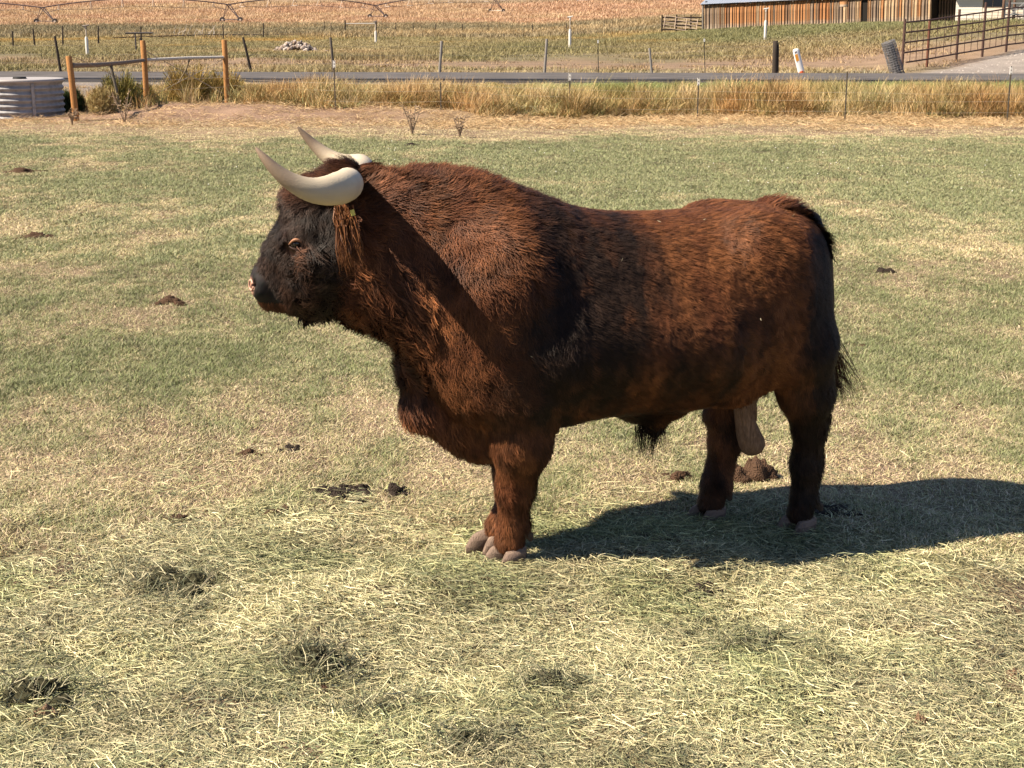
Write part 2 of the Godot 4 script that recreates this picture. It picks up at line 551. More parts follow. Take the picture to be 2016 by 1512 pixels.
func nets(lo: Vector3, hi: Vector3, cell: float, parts: Array, base: bool, cut := []) -> void:
	var b := 5
	var nb := Vector3i(((hi - lo) / (cell * b)).ceil())
	var found := {}
	var edges := []
	var c1 := b + 2
	var val := PackedFloat32Array()
	val.resize(c1 * c1 * c1)
	var reach := cell * b * 0.87 + cell * 1.5
	for bx in nb.x: for by in nb.y: for bz in nb.z:
		var org := lo + Vector3(bx, by, bz) * (cell * b)
		var mid := org + Vector3.ONE * (cell * b * 0.5)
		var list := PackedInt32Array()
		for i: int in parts:
			if part_field(i, mid) < reach + 0.09:
				list.append(i)
		if absf(field(mid, list, base, cut)) > reach * 1.5 + 0.03:
			continue
		for z in c1: for y in c1: for x in c1:
			val[(z * c1 + y) * c1 + x] = field(org + Vector3(x, y, z) * cell, list, base, cut)
		for z in c1 - 1: for y in c1 - 1: for x in c1 - 1:
			var at := (z * c1 + y) * c1 + x
			var inside := 0
			var sum := Vector3.ZERO
			var n := 0
			for k in 8:
				if val[at + (k & 1) + ((k >> 1) & 1) * c1 + ((k >> 2) & 1) * c1 * c1] < 0.0: inside += 1
			if inside == 0 or inside == 8:
				continue
			var g := Vector3i(bx * b + x, by * b + y, bz * b + z)
			var key := (g.x * 2048 + g.y) * 2048 + g.z
			var v0 := val[at]
			var own := x < b and y < b and z < b
			if own:
				var steps := [1, c1, c1 * c1]
				for ax in 3:
					var v1 := val[at + int(steps[ax])]
					if (v0 < 0.0) != (v1 < 0.0):
						edges.append([g, ax, v0 < 0.0])
			if found.has(key):
				continue
			for k in 12:      # the twelve edges of the cell
				var ax := k >> 2
				var o1 := k & 1
				var o2 := (k >> 1) & 1
				var c := Vector3i.ZERO
				c[(ax + 1) % 3] = o1
				c[(ax + 2) % 3] = o2
				var e := c
				e[ax] = 1
				var fa := val[at + c.x + c.y * c1 + c.z * c1 * c1]
				var fb := val[at + e.x + e.y * c1 + e.z * c1 * c1]
				if (fa < 0.0) != (fb < 0.0):
					sum += Vector3(c).lerp(Vector3(e), fa / (fa - fb))
					n += 1
			found[key] = sv.size()
			sv.append(org + (Vector3(x, y, z) + sum / n) * cell)
	for e in edges:
		var g: Vector3i = e[0]
		var ax: int = e[1]
		var u := Vector3i.ZERO
		var w := Vector3i.ZERO
		u[(ax + 1) % 3] = 1
		w[(ax + 2) % 3] = 1
		var q := []
		for c: Vector3i in [g - u - w, g - w, g, g - u]:
			q.append(found.get((c.x * 2048 + c.y) * 2048 + c.z, -1))
		if q.has(-1):
			continue
		if e[2]:
			si.append_array([q[0], q[2], q[1], q[0], q[3], q[2]])
		else:
			si.append_array([q[0], q[1], q[2], q[0], q[2], q[3]])

const RED := Color(.115, .040, .017)
const RUST := Color(.185, .070, .026)
const DARK := Color(.024, .0135, .009)

func coat(p: Vector3, w: Vector3) -> Color:      # p on the body, w the same point in the scene
	var b := n1.get_noise_3d(p.x * 260, p.y * 60, p.z * 60) + 0.6 * n2.get_noise_3d(p.x * 330 + 40, p.y * 120, p.z * 120)
	var s := n3.get_noise_3d(p.x * 900, p.y * 500, p.z * 500)
	b += 0.75 * n2.get_noise_3d(p.x * 800 + p.y * 120 + 30 * n1.get_noise_3d(p.x * 200, p.y * 300, p.z * 200), p.y * 170, p.z * 170) + 0.5 * n1.get_noise_3d(p.x * 1500, p.y * 900, p.z * 900)
	var head_ := smoothstep(-.44, -.52, w.x) * smoothstep(.78, .86, p.y)
	var dark := 0.36 + b * 0.85
	# the dark stripe behind the shoulder and the dark shoulder blade
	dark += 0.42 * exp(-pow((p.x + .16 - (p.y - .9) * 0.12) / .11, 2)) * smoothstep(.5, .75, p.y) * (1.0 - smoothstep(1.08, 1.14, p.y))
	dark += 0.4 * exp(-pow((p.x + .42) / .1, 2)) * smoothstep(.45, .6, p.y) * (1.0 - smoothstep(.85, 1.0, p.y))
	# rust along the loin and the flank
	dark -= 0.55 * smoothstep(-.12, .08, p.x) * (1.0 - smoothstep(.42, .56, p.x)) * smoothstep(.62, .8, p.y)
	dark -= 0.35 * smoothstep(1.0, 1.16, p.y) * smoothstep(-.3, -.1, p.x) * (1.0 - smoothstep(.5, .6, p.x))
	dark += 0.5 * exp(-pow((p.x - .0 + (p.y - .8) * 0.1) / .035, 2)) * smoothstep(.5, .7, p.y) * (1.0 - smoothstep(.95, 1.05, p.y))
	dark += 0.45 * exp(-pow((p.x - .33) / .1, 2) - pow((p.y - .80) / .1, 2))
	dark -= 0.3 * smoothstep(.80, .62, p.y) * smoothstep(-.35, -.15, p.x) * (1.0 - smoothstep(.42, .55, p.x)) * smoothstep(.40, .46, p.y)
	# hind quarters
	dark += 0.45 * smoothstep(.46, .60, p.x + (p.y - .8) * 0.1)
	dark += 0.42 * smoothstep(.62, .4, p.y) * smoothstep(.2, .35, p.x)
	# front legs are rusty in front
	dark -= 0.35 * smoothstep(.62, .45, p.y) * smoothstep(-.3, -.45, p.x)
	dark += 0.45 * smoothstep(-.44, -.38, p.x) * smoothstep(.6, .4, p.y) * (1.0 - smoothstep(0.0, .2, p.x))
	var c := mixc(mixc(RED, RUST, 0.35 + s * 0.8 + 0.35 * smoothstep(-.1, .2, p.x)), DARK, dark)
	if head_ > 0.0:
		var hc := mixc(Color(.026, .0165, .012), Color(.085, .032, .015), 0.02 + b * 0.4 + 0.8 * smoothstep(1.2, 1.28, p.y) + 1.6 * smoothstep(.915, .89, p.y) * smoothstep(-.70, -.74, w.x) + 0.5 * exp(-(w - Vector3(-.645, 1.09, -4.5)).length_squared() / .002))
		c = mixc(c, hc, head_ * smoothstep(-.47, -.56, w.x - (p.y - 1.0) * 0.15))
	return c

func fur_clump(count: int, spread: float, width: float, wave: float, curl: float, rise: float, segs := 5) -> ArrayMesh:
	var st := begin()
	for i in count:
		var a := rr(0, TAU)
		var r := spread * sqrt(rng.randf())
		var root := Vector3(cos(a) * r, -0.05, sin(a) * r)
		var ph := rr(-0.7, 0.7)
		var drift := rr(-0.22, 0.22) * minf(1.0, spread * 4.0)
		var l := rr(0.65, 1.1)
		var up := rise * rr(0.6, 1.3)
		var cr := curl * rr(0.6, 1.3)
		st.set_color(Color(1, 1, 1) * rr(0.7, 1.3))
		var pts := []
		for s in segs + 1:
			var t := float(s) / segs
			var q: Vector3
			if curl > 0.0:
				var an := cr * t
				q = Vector3(drift * t + 0.2 * sin(an), (1.0 - cos(an)) * 0.62 / cr * 1.6 + up * t, sin(an) / cr * 1.5)
			else:
				q = Vector3(drift * t + wave * sin(t * 6.5 + ph) * (0.3 + 0.7 * t), up * sin(t * 2.0) + wave * 0.4 * cos(t * 7.0 + ph) * t, t)
			pts.append(root + q * l)
		for s in segs:
			var w0 := width * (1.0 - 0.8 * pow(float(s) / segs, 1.6))
			var w1 := width * (1.0 - 0.8 * pow(float(s + 1) / segs, 1.6))
			var x0 := Vector3(w0, rr(-0.2, 0.2) * w0, 0)
			var x1 := Vector3(w1, 0, 0)
			var nn := [Vector3(-0.55, 0.8, -0.15).normalized(), Vector3(0.55, 0.8, -0.15).normalized()]
			var ring := [[pts[s] - x0, 0], [pts[s + 1] - x1, 0], [pts[s + 1] + x1, 1], [pts[s] + x0, 1]]
			var face: Vector3 = (ring[2][0] - ring[0][0]).cross(ring[1][0] - ring[0][0])
			if face.y < 0.0: ring.reverse()      # the side that looks away from the skin is the front
			for v: Array in [ring[0], ring[1], ring[2], ring[0], ring[2], ring[3]]:
				st.set_normal(nn[v[1]])
				st.add_vertex(v[0])
	return st.commit()

func build_bull() -> void:
	for x in 172:
		var px := TX0 + x * 0.01
		var i := 0
		while i < TORSO.size() - 2 and px > TORSO[i + 1][0]: i += 1
		var f: float = clampf((px - TORSO[i][0]) / (TORSO[i + 1][0] - TORSO[i][0]), 0, 1)
		var i0 := maxi(i - 1, 0)
		var i3 := mini(i + 2, TORSO.size() - 1)
		t_top.append(cubic_interpolate(TORSO[i][1], TORSO[i + 1][1], TORSO[i0][1], TORSO[i3][1], f))
		t_bot.append(cubic_interpolate(TORSO[i][2], TORSO[i + 1][2], TORSO[i0][2], TORSO[i3][2], f))
		t_wid.append(cubic_interpolate(TORSO[i][3], TORSO[i + 1][3], TORSO[i0][3], TORSO[i3][3], f))
	# trunk
	both(Vector3(-.52, .98, .19), Vector3(-.49, .68, .15), .15, .11, .1)
	limb(Vector3(-.752, .66, 0), Vector3(-.735, .545, 0), .045, .04, .07)
	limb(Vector3(-.72, .53, 0), Vector3(-.53, .425, 0), .045, .095, .08)
	both(Vector3(-.30, .78, .24), Vector3(.15, .76, .25), .12, .12, .1)
	both(Vector3(.42, .98, .15), Vector3(.535, .70, .14), .15, .125, .09)
	both(Vector3(.34, 1.05, .20), Vector3(.45, 1.03, .19), .075, .06, .09)
	both(Vector3(.34, .56, .12), Vector3(.52, .68, .15), .06, .07, .07)
	both(Vector3(.56, 1.0, .09), Vector3(.61, .72, .10), .085, .08, .08)
	limb(Vector3(.02, .49, 0), Vector3(.14, .49, 0), .06, .06, .08)
	limb(Vector3(.085, .47, 0), Vector3(.09, .405, 0), .05, .032, .05)
	# front legs: forearm, knee, cannon, fetlock
	var knee_n := Vector3(-.44, .262, .10)
	limb(Vector3(-.435, .64, .185), Vector3(-.43, .44, .15), .108, .086, .045)
	limb(Vector3(-.43, .44, .15), knee_n, .086, .056, .05)
	limb(knee_n, Vector3(-.440, .13, .08), .055, .042, .03)
	limb(Vector3(-.440, .13, .08), Vector3(-.448, .07, .075), .043, .053, .03)
	var knee_f := Vector3(-.395, .25, -.10)
	limb(Vector3(-.45, .62, -.17), Vector3(-.41, .42, -.13), .115, .075, .07)
	limb(Vector3(-.41, .42, -.13), knee_f, .075, .052, .05)
	limb(knee_f, Vector3(-.405, .13, -.075), .048, .04, .03)
	limb(Vector3(-.405, .13, -.075), Vector3(-.445, .07, -.062), .04, .05, .03)
	# hind legs: thigh, gaskin, hock, cannon
	limb(Vector3(.565, .68, .14), Vector3(.602, .53, .125), .12, .088, .06)
	limb(Vector3(.602, .53, .125), Vector3(.635, .40, .10), .086, .058, .05)
	limb(Vector3(.642, .41, .10), Vector3(.642, .25, .085), .055, .046, .03)
	limb(Vector3(.642, .25, .085), Vector3(.642, .11, .08), .046, .038, .03)
	limb(Vector3(.642, .11, .08), Vector3(.630, .06, .08), .040, .046, .03)
	limb(Vector3(.54, .68, -.14), Vector3(.46, .52, -.13), .14, .09, .06)
	limb(Vector3(.46, .52, -.13), Vector3(.41, .40, -.125), .085, .058, .05)
	limb(Vector3(.41, .40, -.125), Vector3(.425, .305, -.12), .056, .054, .03)
	limb(Vector3(.42, .30, -.12), Vector3(.395, .14, -.12), .048, .043, .03)
	limb(Vector3(.395, .14, -.12), Vector3(.375, .06, -.12), .045, .049, .03)
	var trunk_parts := range(pa.size())
	var first := pa.size()
	# head
	limb(head(-.51, 1.275, 0), head(-.60, 1.19, 0), .062, .10, .05)
	limb(head(-.60, 1.165, 0), head(-.685, 1.055, 0), .104, .082, .05)
	limb(head(-.685, 1.06, 0), head(-.775, .985, 0), .07, .046, .05)
	limb(head(-.74, .955, 0), head(-.777, .948, 0), .062, .05, .04)
	limb(head(-.54, .975, 0), head(-.66, .925, 0), .105, .066, .05)
	limb(head(-.66, .925, 0), head(-.765, .912, 0), .064, .036, .04)
	for s: float in [1.0, -1.0]:
		limb(head(-.59, 1.03, .055 * s), head(-.64, .98, .05 * s), .085, .06, .05)
		limb(head(-.625, 1.14, .085 * s), head(-.672, 1.115, .078 * s), .036, .03, .03)
		limb(head(-.785, .955, .034 * s), head(-.79, .94, .036 * s), .03, .03, .02)
	limb(head(-.48, 1.10, 0), head(-.56, 1.08, 0), .15, .12, .05)
	var head_parts := range(first, pa.size())
	nets(Vector3(-1.1, -.02, -.44), Vector3(.86, 1.4, .44), .0145, trunk_parts, true)
	var hm := head(-.66, 1.1, 0)
	var cuts := []
	for s: float in [1.0, -1.0]:
		cuts.append([head(-.818, .957, .047 * s), .016, Vector3(1, 0.85, 1)])
	nets(hm - Vector3(.3, .34, .3), hm + Vector3(.3, .34, .3), .0068, head_parts, false, cuts)
	# normals, colours
	var nrm := PackedVector3Array()
	nrm.resize(sv.size())
	for t in range(0, si.size(), 3):
		var a := sv[si[t]]
		var fn := (sv[si[t + 2]] - a).cross(sv[si[t + 1]] - a)
		for k in 3: nrm[si[t + k]] += fn
	var cols := PackedColorArray()
	var turn := Basis(Vector3.UP, YAW)
	for i in sv.size():
		nrm[i] = nrm[i].normalized()
		var w := turn * sv[i] + BULL_AT
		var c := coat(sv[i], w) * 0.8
		if w.x < -.70 and sv[i].y > .8:          # bare skin of the muzzle
			var bare := smoothstep(-.735, -.765, w.x + (sv[i].y - .95) * 0.8)
			c = mixc(c, Color(.019, .016, .0155) * (1.0 + 0.6 * n2.get_noise_3d(sv[i].x * 3000, sv[i].y * 3000, sv[i].z * 3000)), bare)
			c = mixc(c, Color(.42, .24, .17), smoothstep(-.806, -.818, w.x + absf(sv[i].y - .945) * 0.25) * (1.0 - smoothstep(.965, .985, sv[i].y)))
			for q: Array in cuts:
				c = mixc(c, Color(.02, .012, .01), 1.0 - smoothstep(.013, .018, (sv[i] - (q[0] as Vector3)).length()))
		cols.append(c)
	var arr := []
	arr.resize(Mesh.ARRAY_MAX)
	arr[Mesh.ARRAY_VERTEX] = sv
	arr[Mesh.ARRAY_NORMAL] = nrm
	arr[Mesh.ARRAY_COLOR] = cols
	arr[Mesh.ARRAY_INDEX] = si
	var am := ArrayMesh.new()
	am.add_surface_from_arrays(Mesh.PRIMITIVE_TRIANGLES, arr)
	var bull := thing("bull", "shaggy reddish brown and dark brindle bull with long pale horns standing on the hay", "bull", BULL_AT, YAW)
	obj("body", am, vmat("hide", 0.7, 0.25), bull)
	build_fur(bull, nrm, turn)
	build_bull_parts(bull)

func build_fur(bull: Node3D, nrm: PackedVector3Array, turn: Basis) -> void:
	var kinds := [fur_clump(11, .30, .034, .04, 0.0, .22, 4), fur_clump(12, .2, .026, .10, 0.0, .3, 6), fur_clump(9, .12, .04, 0.0, 4.8, .16, 9), fur_clump(11, .30, .034, .06, 0.0, .24, 4), fur_clump(12, .18, .026, .15, 0.0, .26, 6), fur_clump(9, .12, .04, 0.0, 3.6, .14, 8)]
	var bufs := []
	for k in kinds: bufs.append(PackedFloat32Array())
	var areas := PackedFloat32Array()
	var total := 0.0
	for t in range(0, si.size(), 3):
		var ar := (sv[si[t + 1]] - sv[si[t]]).cross(sv[si[t + 2]] - sv[si[t]]).length() * 0.5
		total += ar
		areas.append(ar)
	var eye_n := head(-.672, 1.098, .10)
	var eye_f := head(-.672, 1.098, -.10)
	var per := 28000.0
	var owed := 0.0
	for t in areas.size():
		var i0 := si[t * 3]
		var i1 := si[t * 3 + 1]
		var i2 := si[t * 3 + 2]
		owed += areas[t] * per
		while owed > 0.0:
			owed -= 1.0
			var a := rng.randf()
			var b := rng.randf()
			if a + b > 1.0:
				a = 1.0 - a
				b = 1.0 - b
			var p := sv[i0] + (sv[i1] - sv[i0]) * a + (sv[i2] - sv[i0]) * b
			var n := (nrm[i0] + (nrm[i1] - nrm[i0]) * a + (nrm[i2] - nrm[i0]) * b).normalized()
			var w := turn * p + BULL_AT
			var kind := 0
			var l := 0.034
			var flow := Vector3(0.75, -0.65, 0)
			var swirl := 0.35
			var lift := 0.0
			var ishead := w.x < -.475 and p.y > .8
			if ishead:
				if w.x + (p.y - .95) * 0.8 < -.735:
					if p.y > .905: continue
				flow = turn.inverse() * Vector3(-0.35, -0.9, 0)
				l = 0.024
				swirl = 0.7
				if p.y > 1.22:
					l = 0.052
					kind = 1
					flow = turn.inverse() * Vector3(-0.8, -0.2, 0) + n * 0.2
				elif w.x > -.66 and p.y < 1.08:
					kind = 2
					l = 0.05
					swirl = 3.0
				elif p.y > 1.08:
					kind = 1
					l = 0.036
				elif p.y < .905:
					l = 0.026
			elif p.x < -.30 and p.y > .62:      # neck, crest and shoulder
				kind = 1
				l = lerpf(0.06, 0.042, smoothstep(-.5, -.3, p.x))
				swirl = 0.9
				var crest := smoothstep(1.06, 1.27, p.y + 0.05 * n1.get_noise_3d(p.x * 500, p.y * 500, p.z * 500))
				flow = Vector3(0.25, -0.95, 0).lerp(Vector3(0.8, -0.1, 0), crest)
				lift = 0.3 * smoothstep(1.2, 1.29, p.y)
				l = lerpf(l, 0.066, crest)
				if p.x < -.72 and p.y < 1.05:
					kind = 2 if rng.randf() < 0.45 else 1
					l = 0.05
			elif p.y < .62 and p.x < -.62:
				l = 0.055
				flow = Vector3(0.2, -1, 0)
			elif p.y < .62 and p.x < -.25:     # forelegs
				l = 0.03
				flow = Vector3(0.35, -0.9, 0)
				if n.x > 0.4: l = 0.045
			elif p.y < .56 and p.x > .25:     # hind legs
				l = 0.034
				flow = Vector3(0.35, -0.9, 0)
				swirl = 0.5
				if n.x > 0.3:
					l = 0.042
			elif p.x > .48:
				l = 0.026
				flow = Vector3(0.45, -0.9, 0)
				if p.y > 1.02 and p.x > .46 and absf(p.z) < .10:
					l = rr(0.035, 0.085)
					flow = Vector3(0.9, -0.12, 0)
					lift = 0.04
					swirl = 0.9
					kind = 1
			else:
				var fl := smoothstep(.1, .3, p.x) * smoothstep(.6, .7, p.y) * (1.0 - smoothstep(1.0, 1.1, p.y))
				kind = 1 if rng.randf() < fl * 0.75 + 0.05 else 0
				l = 0.026 + 0.011 * fl + 0.010 * smoothstep(-.15, -.3, p.x)
				swirl = 0.4 + 0.8 * fl
				if p.y < .6: l = 0.028
			if p.y < .13 and not ishead: l = 0.02
			if p.y < .04: continue
			if ishead and ((p - eye_n).length() < .036 or (p - eye_f).length() < .036): continue
			var f := flow - n * flow.dot(n)
			if f.length() < 0.05: f = Vector3(0.3, -1, 0.2) - n * Vector3(0.3, -1, 0.2).dot(n)
			var ang := swirl * (n1.get_noise_3d(p.x * 1500, p.y * 1100, p.z * 1500) * 1.6 + rr(-0.35, 0.35))
			f = f.normalized().rotated(n, ang)
			f = (f + n * (lift + 0.12 * rng.randf())).normalized()
			var x := n.cross(f).normalized()
			var nn := f.cross(x)
			l *= rr(0.65, 1.25)
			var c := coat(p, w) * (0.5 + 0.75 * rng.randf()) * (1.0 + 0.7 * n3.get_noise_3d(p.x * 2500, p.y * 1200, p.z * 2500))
			var k := kind + (3 if rng.randf() < 0.5 else 0)
			if kind == 2:
				if rng.randf() < 0.45: continue
				c *= rr(0.4, 2.2)
			push(bufs[k], x * l, nn * l, f * l, p - n * 0.002, c)
	var m := vmat("hair", 0.5, 0.27)
	for k in kinds.size():
		if bufs[k].size():
			copies("fur", kinds[k], bufs[k], m, bull)

# a lock of long hairs along a line
func lock(st: SurfaceTool, a: Vector3, b: Vector3, sag: Vector3, spread: float, tip: float, count: int, width: float, c: Color) -> void:
	for i in count:
		var off := Vector3(rr(-1, 1), rr(-1, 1), rr(-1, 1)) * spread
		var off2 := Vector3(rr(-1, 1), rr(-1, 1), rr(-1, 1)) * tip
		var e := b + (a - b) * rr(-0.05, 0.45)
		var side := Vector3(rr(-1, 1), rr(-0.3, 0.3), rr(-1, 1)).normalized() * width
		var ph := rr(0, TAU)
		st.set_color(c * rr(0.6, 1.4))
		var last := a + off
		for s in 6:
			var t := (s + 1) / 6.0
			var q := a.lerp(e, t) + sag * sin(t * PI) + off.lerp(off2, t) + Vector3(sin(t * 7.0 + ph), 0, cos(t * 6.0 + ph)) * 0.004 * t
			var w0 := side * (1.0 - s / 6.5)
			var w1 := side * (1.0 - (s + 1) / 6.5)
			quad(st, last - w0, q - w1, q + w1, last + w0)
			last = q

func horn_path(side: float) -> Array:
	var p := []
	for v: Array in [[-.505, 1.28, .07], [-.497, 1.284, .15], [-.497, 1.287, .23], [-.508, 1.288, .305], [-.535, 1.288, .36], [-.575, 1.294, .395], [-.62, 1.315, .415], [-.665, 1.35, .425], [-.70, 1.387, .424], [-.724, 1.416, .42]]:
		p.append(head(v[0], v[1], v[2] * side))
	return p

func build_bull_parts(bull: Node3D) -> void:
	var hair := vmat("hair", 0.5, 0.27)
	var hornm := vmat("horn", 0.55, 0.3)
	hornm.heightmap_enabled = true
	hornm.heightmap_texture = noise_tex(0.04, 4, 0.0, 1.0, 512, 21)
	hornm.heightmap_scale = 0.1
	hornm.uv1_triplanar = true
	hornm.uv1_scale = Vector3(9, 9, 9)
	var radii := [.047, .047, .0485, .048, .043, .0355, .0275, .0195, .012, .003]
	for s: float in [1.0, -1.0]:
		var path := horn_path(s)
		var fine := []
		var fr := []
		for i in path.size() - 1:
			for k in 6:
				var t := k / 6.0
				var i0 := maxi(i - 1, 0)
				var i3 := mini(i + 2, path.size() - 1)
				fine.append((path[i] as Vector3).cubic_interpolate(path[i + 1], path[i0], path[i3], t))
				fr.append(lerpf(radii[i], radii[i + 1], t) * (1.0 + 0.02 * sin(i * 11.0 + k * 2.9) * (1.0 - i / 9.0)))
		fine.append(path[-1])
		fr.append(.003)
		var st := begin()
		# built ring by ring so that the colour can run to a dark tip
		var mesh := tube_mesh(fine, fr, 20)
		var arr := mesh.surface_get_arrays(0)
		var cc := PackedColorArray()
		for v: Vector3 in arr[Mesh.ARRAY_VERTEX]:
			var best := 9.0
			var at := 0
			for q in fine.size():
				var dd: float = v.distance_squared_to(fine[q])
				if dd < best:
					best = dd
					at = q
			var u := float(at) / fine.size()
			var nz := n2.get_noise_3d(v.x * 900, v.y * 900, v.z * 900)
			var c := mixc(Color(.56, .47, .35), Color(.46, .385, .275), u * 2.0 + nz * 0.6)
			c = mixc(c, Color(.17, .115, .08), smoothstep(0.5, 0.85, u + nz * 0.08) * 0.85)
			cc.append(c * (1.0 + 0.22 * nz + 0.12 * n1.get_noise_3d(v.x * 250, v.y * 2500, v.z * 700)))
		arr[Mesh.ARRAY_COLOR] = cc
		var am := ArrayMesh.new()
		am.add_surface_from_arrays(Mesh.PRIMITIVE_TRIANGLES, arr)
		var h := obj("horn", am, hornm, bull)
	# ears hang below the horns with long hair
	for s: float in [1.0, -1.0]:
		var st := begin()
		var a := head(-.515, 1.225, .15 * s)
		var b := head(-.485, 1.085, .235 * s)
		var across := (b - a).cross(Vector3(0, 0, 1)).normalized()
		for k in 8:
			var t0 := k / 8.0
			var t1 := (k + 1) / 8.0
			var w0 := 0.022 * sin(0.35 + t0 * 2.6)
			var w1 := 0.022 * sin(0.35 + t1 * 2.6)
			st.set_color(Color(.05, .02, .010))
			var bow := Vector3(0, 0, 0.012 * s)
			quad(st, a.lerp(b, t0) - across * w0, a.lerp(b, t1) - across * w1, a.lerp(b, t1) + bow, a.lerp(b, t0) + bow)
			quad(st, a.lerp(b, t0) + bow, a.lerp(b, t1) + bow, a.lerp(b, t1) + across * w1, a.lerp(b, t0) + across * w0)
		var ear := obj("ear", done(st), hair, bull)
		st = begin()
		for k in 300:
			var t := rng.randf()
			var p := a.lerp(b, t * 0.45) + across * rr(-0.028, 0.028) + Vector3(0, 0, rr(0.004, 0.024) * s)
			lock(st, p, p + (b - a) * 0.35 + Vector3(rr(0.0, 0.02), -rr(0.05, 0.10), rr(-0.004, 0.012) * s), Vector3(rr(-.006, .006), 0, rr(0, .006) * s), .004, .010, 7, .0018, Color(.15, .062, .025) if rng.randf() < 0.75 else Color(.08, .032, .014))
		tag(obj("ear_hair", done(st), hair, ear), "", "", "", "stuff")
		if s > 0.0:
			var tg := begin()
			box(tg, Transform3D(Basis(Vector3.BACK, 0.25), head(-.478, 1.205, .205)), Vector3(.012, .018, .005))
			tag(obj("ear_tag", done(tg), mat("yellow plastic", .55, .5, .12, 0.5, 0.5), ear), "small pale yellow tag in the near ear")
	# eyes
	for s: float in [1.0, -1.0]:
		var e := obj("eye", null, mat("eye", .012, .008, .006, 0.08, 0.6), bull)
		var sp := SphereMesh.new()
		sp.radius = .019
		sp.height = .038
		e.mesh = sp
		e.position = head(-.664, 1.098, .109 * s)
		var st := begin()
		var pts := []
		for k in 9:
			var t := k / 8.0
			pts.append(head(-.686 + .048 * t, 1.096 + .017 * sin(t * PI), (.122 + .010 * sin(t * PI)) * s) - e.position)
		st.set_color(Color(.34, .17, .10))
		tube(st, pts, [.002, .003, .004, .0047, .005, .0047, .004, .003, .002], 8)
		pts = []
		for k in 9:
			var t := k / 8.0
			pts.append(head(-.684 + .046 * t, 1.090 - .008 * sin(t * PI), (.122 + .008 * sin(t * PI)) * s) - e.position)
		st.set_color(Color(.035, .018, .012))
		tube(st, pts, [.002, .003, .0035, .004, .004, .004, .0035, .003, .002], 8)
		obj("eyelid", done(st), hair, e)
	# pink rims of the nostrils
	for s: float in [1.0, -1.0]:
		var pts := []
		var rd := []
		for k in 13:
			var an := TAU * k / 12.0 * 0.9 + 0.4
			pts.append(head(-.8205 + .008 * cos(an), .957 + .016 * sin(an), (.046 + .012 * cos(an)) * s))
			rd.append(.0035)
		obj("nostril_rim", tube_mesh(pts, rd, 8), mat("pink skin", .50, .29, .21, 0.5, 0.4), bull)
	# hooves: two toes each
	var hoofm := vmat("hoof horn", 0.8, 0.25)
	hoofm.heightmap_enabled = true
	hoofm.heightmap_texture = dung_tex
	hoofm.heightmap_scale = 0.5
	hoofm.uv1_triplanar = true
	hoofm.uv1_scale = Vector3(6, 14, 6)
	var skin := vmat("bare skin", 0.75, 0.25)
	skin.heightmap_enabled = true
	skin.heightmap_texture = dung_tex
	skin.heightmap_scale = 0.6
	skin.uv1_triplanar = true
	skin.uv1_scale = Vector3(16, 3, 16)
	skin.albedo_texture = noise_tex(0.03, 5, 0.6, 1.0, 256, 61)
	for h: Array in [[-.452, .080, 0.55], [-.478, -.060, 0.6], [.63, .08, 0.5], [.37, -.12, 0.4]]:
		for s: float in [1.0, -1.0]:
			var st := begin()
			var rings := []
			var turn_ := Basis(Vector3.UP, float(h[2]) + 0.12 * s)
			for lv: Array in [[0.0, 1.0, 0.0], [.018, .98, .004], [.036, .90, .012], [.05, .80, .020], [.058, .4, .026]]:
				var ring := PackedVector3Array()
				for k in 16:
					var an := TAU * k / 16.0
					var fx := -cos(an)
					var rx := (.078 if fx < 0.0 else .05) * float(lv[1])
					var q := Vector3(fx * rx * (1.0 if fx > 0.0 else pow(absf(fx), 0.15)) + float(lv[2]) * 0.9, float(lv[0]), sin(an) * .035 * float(lv[1]) * (1.0 - 0.25 * maxf(0.0, cos(an))))
					ring.append(Vector3(h[0], -0.004, h[1]) + turn_ * (q + Vector3(-.012, -.004, .030 * s)))
				rings.append(ring)
			st.set_smooth_group(0)
			for r in rings.size() - 1:
				for k in 16:
					var j := (k + 1) % 16
					st.set_color(Color(.21, .15, .115) * (0.7 + 0.14 * r) * (1.0 + 0.5 * n2.get_noise_2d(k * 40 + s * 99, r * 60)))
					quad(st, rings[r][k], rings[r][j], rings[r + 1][j], rings[r + 1][k])
			for k in 16:
				st.add_vertex(rings[4][k])
				st.add_vertex(rings[4][(k + 1) % 16])
				st.add_vertex(Vector3(h[0] + .02, .05, h[1]) + turn_ * Vector3(0, 0, .030 * s))
			obj("hoof", done(st), hoofm, bull)
			var claw := begin()
			claw.set_color(Color(.09, .065, .05))
			tube(claw, [Vector3(float(h[0]) + .045, .10, float(h[1]) + .022 * s), Vector3(float(h[0]) + .066, .085, float(h[1]) + .026 * s), Vector3(float(h[0]) + .07, .07, float(h[1]) + .028 * s)], [.014, .015, .007], 8)
			obj("dewclaw", done(claw), hoofm, bull)
	# scrotum
	var pts := [Vector3(.405, .63, 0), Vector3(.425, .52, 0), Vector3(.43, .45, .0), Vector3(.44, .395, 0), Vector3(.455, .345, 0), Vector3(.470, .312, 0), Vector3(.477, .292, 0), Vector3(.482, .276, 0), Vector3(.484, .268, 0)]
	var sk := begin()
	sk.set_color(Color(.42, .255, .165))
	tube(sk, pts, [.046, .039, .034, .036, .043, .047, .043, .030, .008], 22)
	sk.set_color(Color(.46, .285, .19))
	tube(sk, [Vector3(.415, .56, .02), Vector3(.43, .45, .022), Vector3(.445, .38, .025), Vector3(.462, .33, .028), Vector3(.474, .300, .026), Vector3(.480, .285, .024)], [.028, .024, .026, .031, .029, .014], 16)
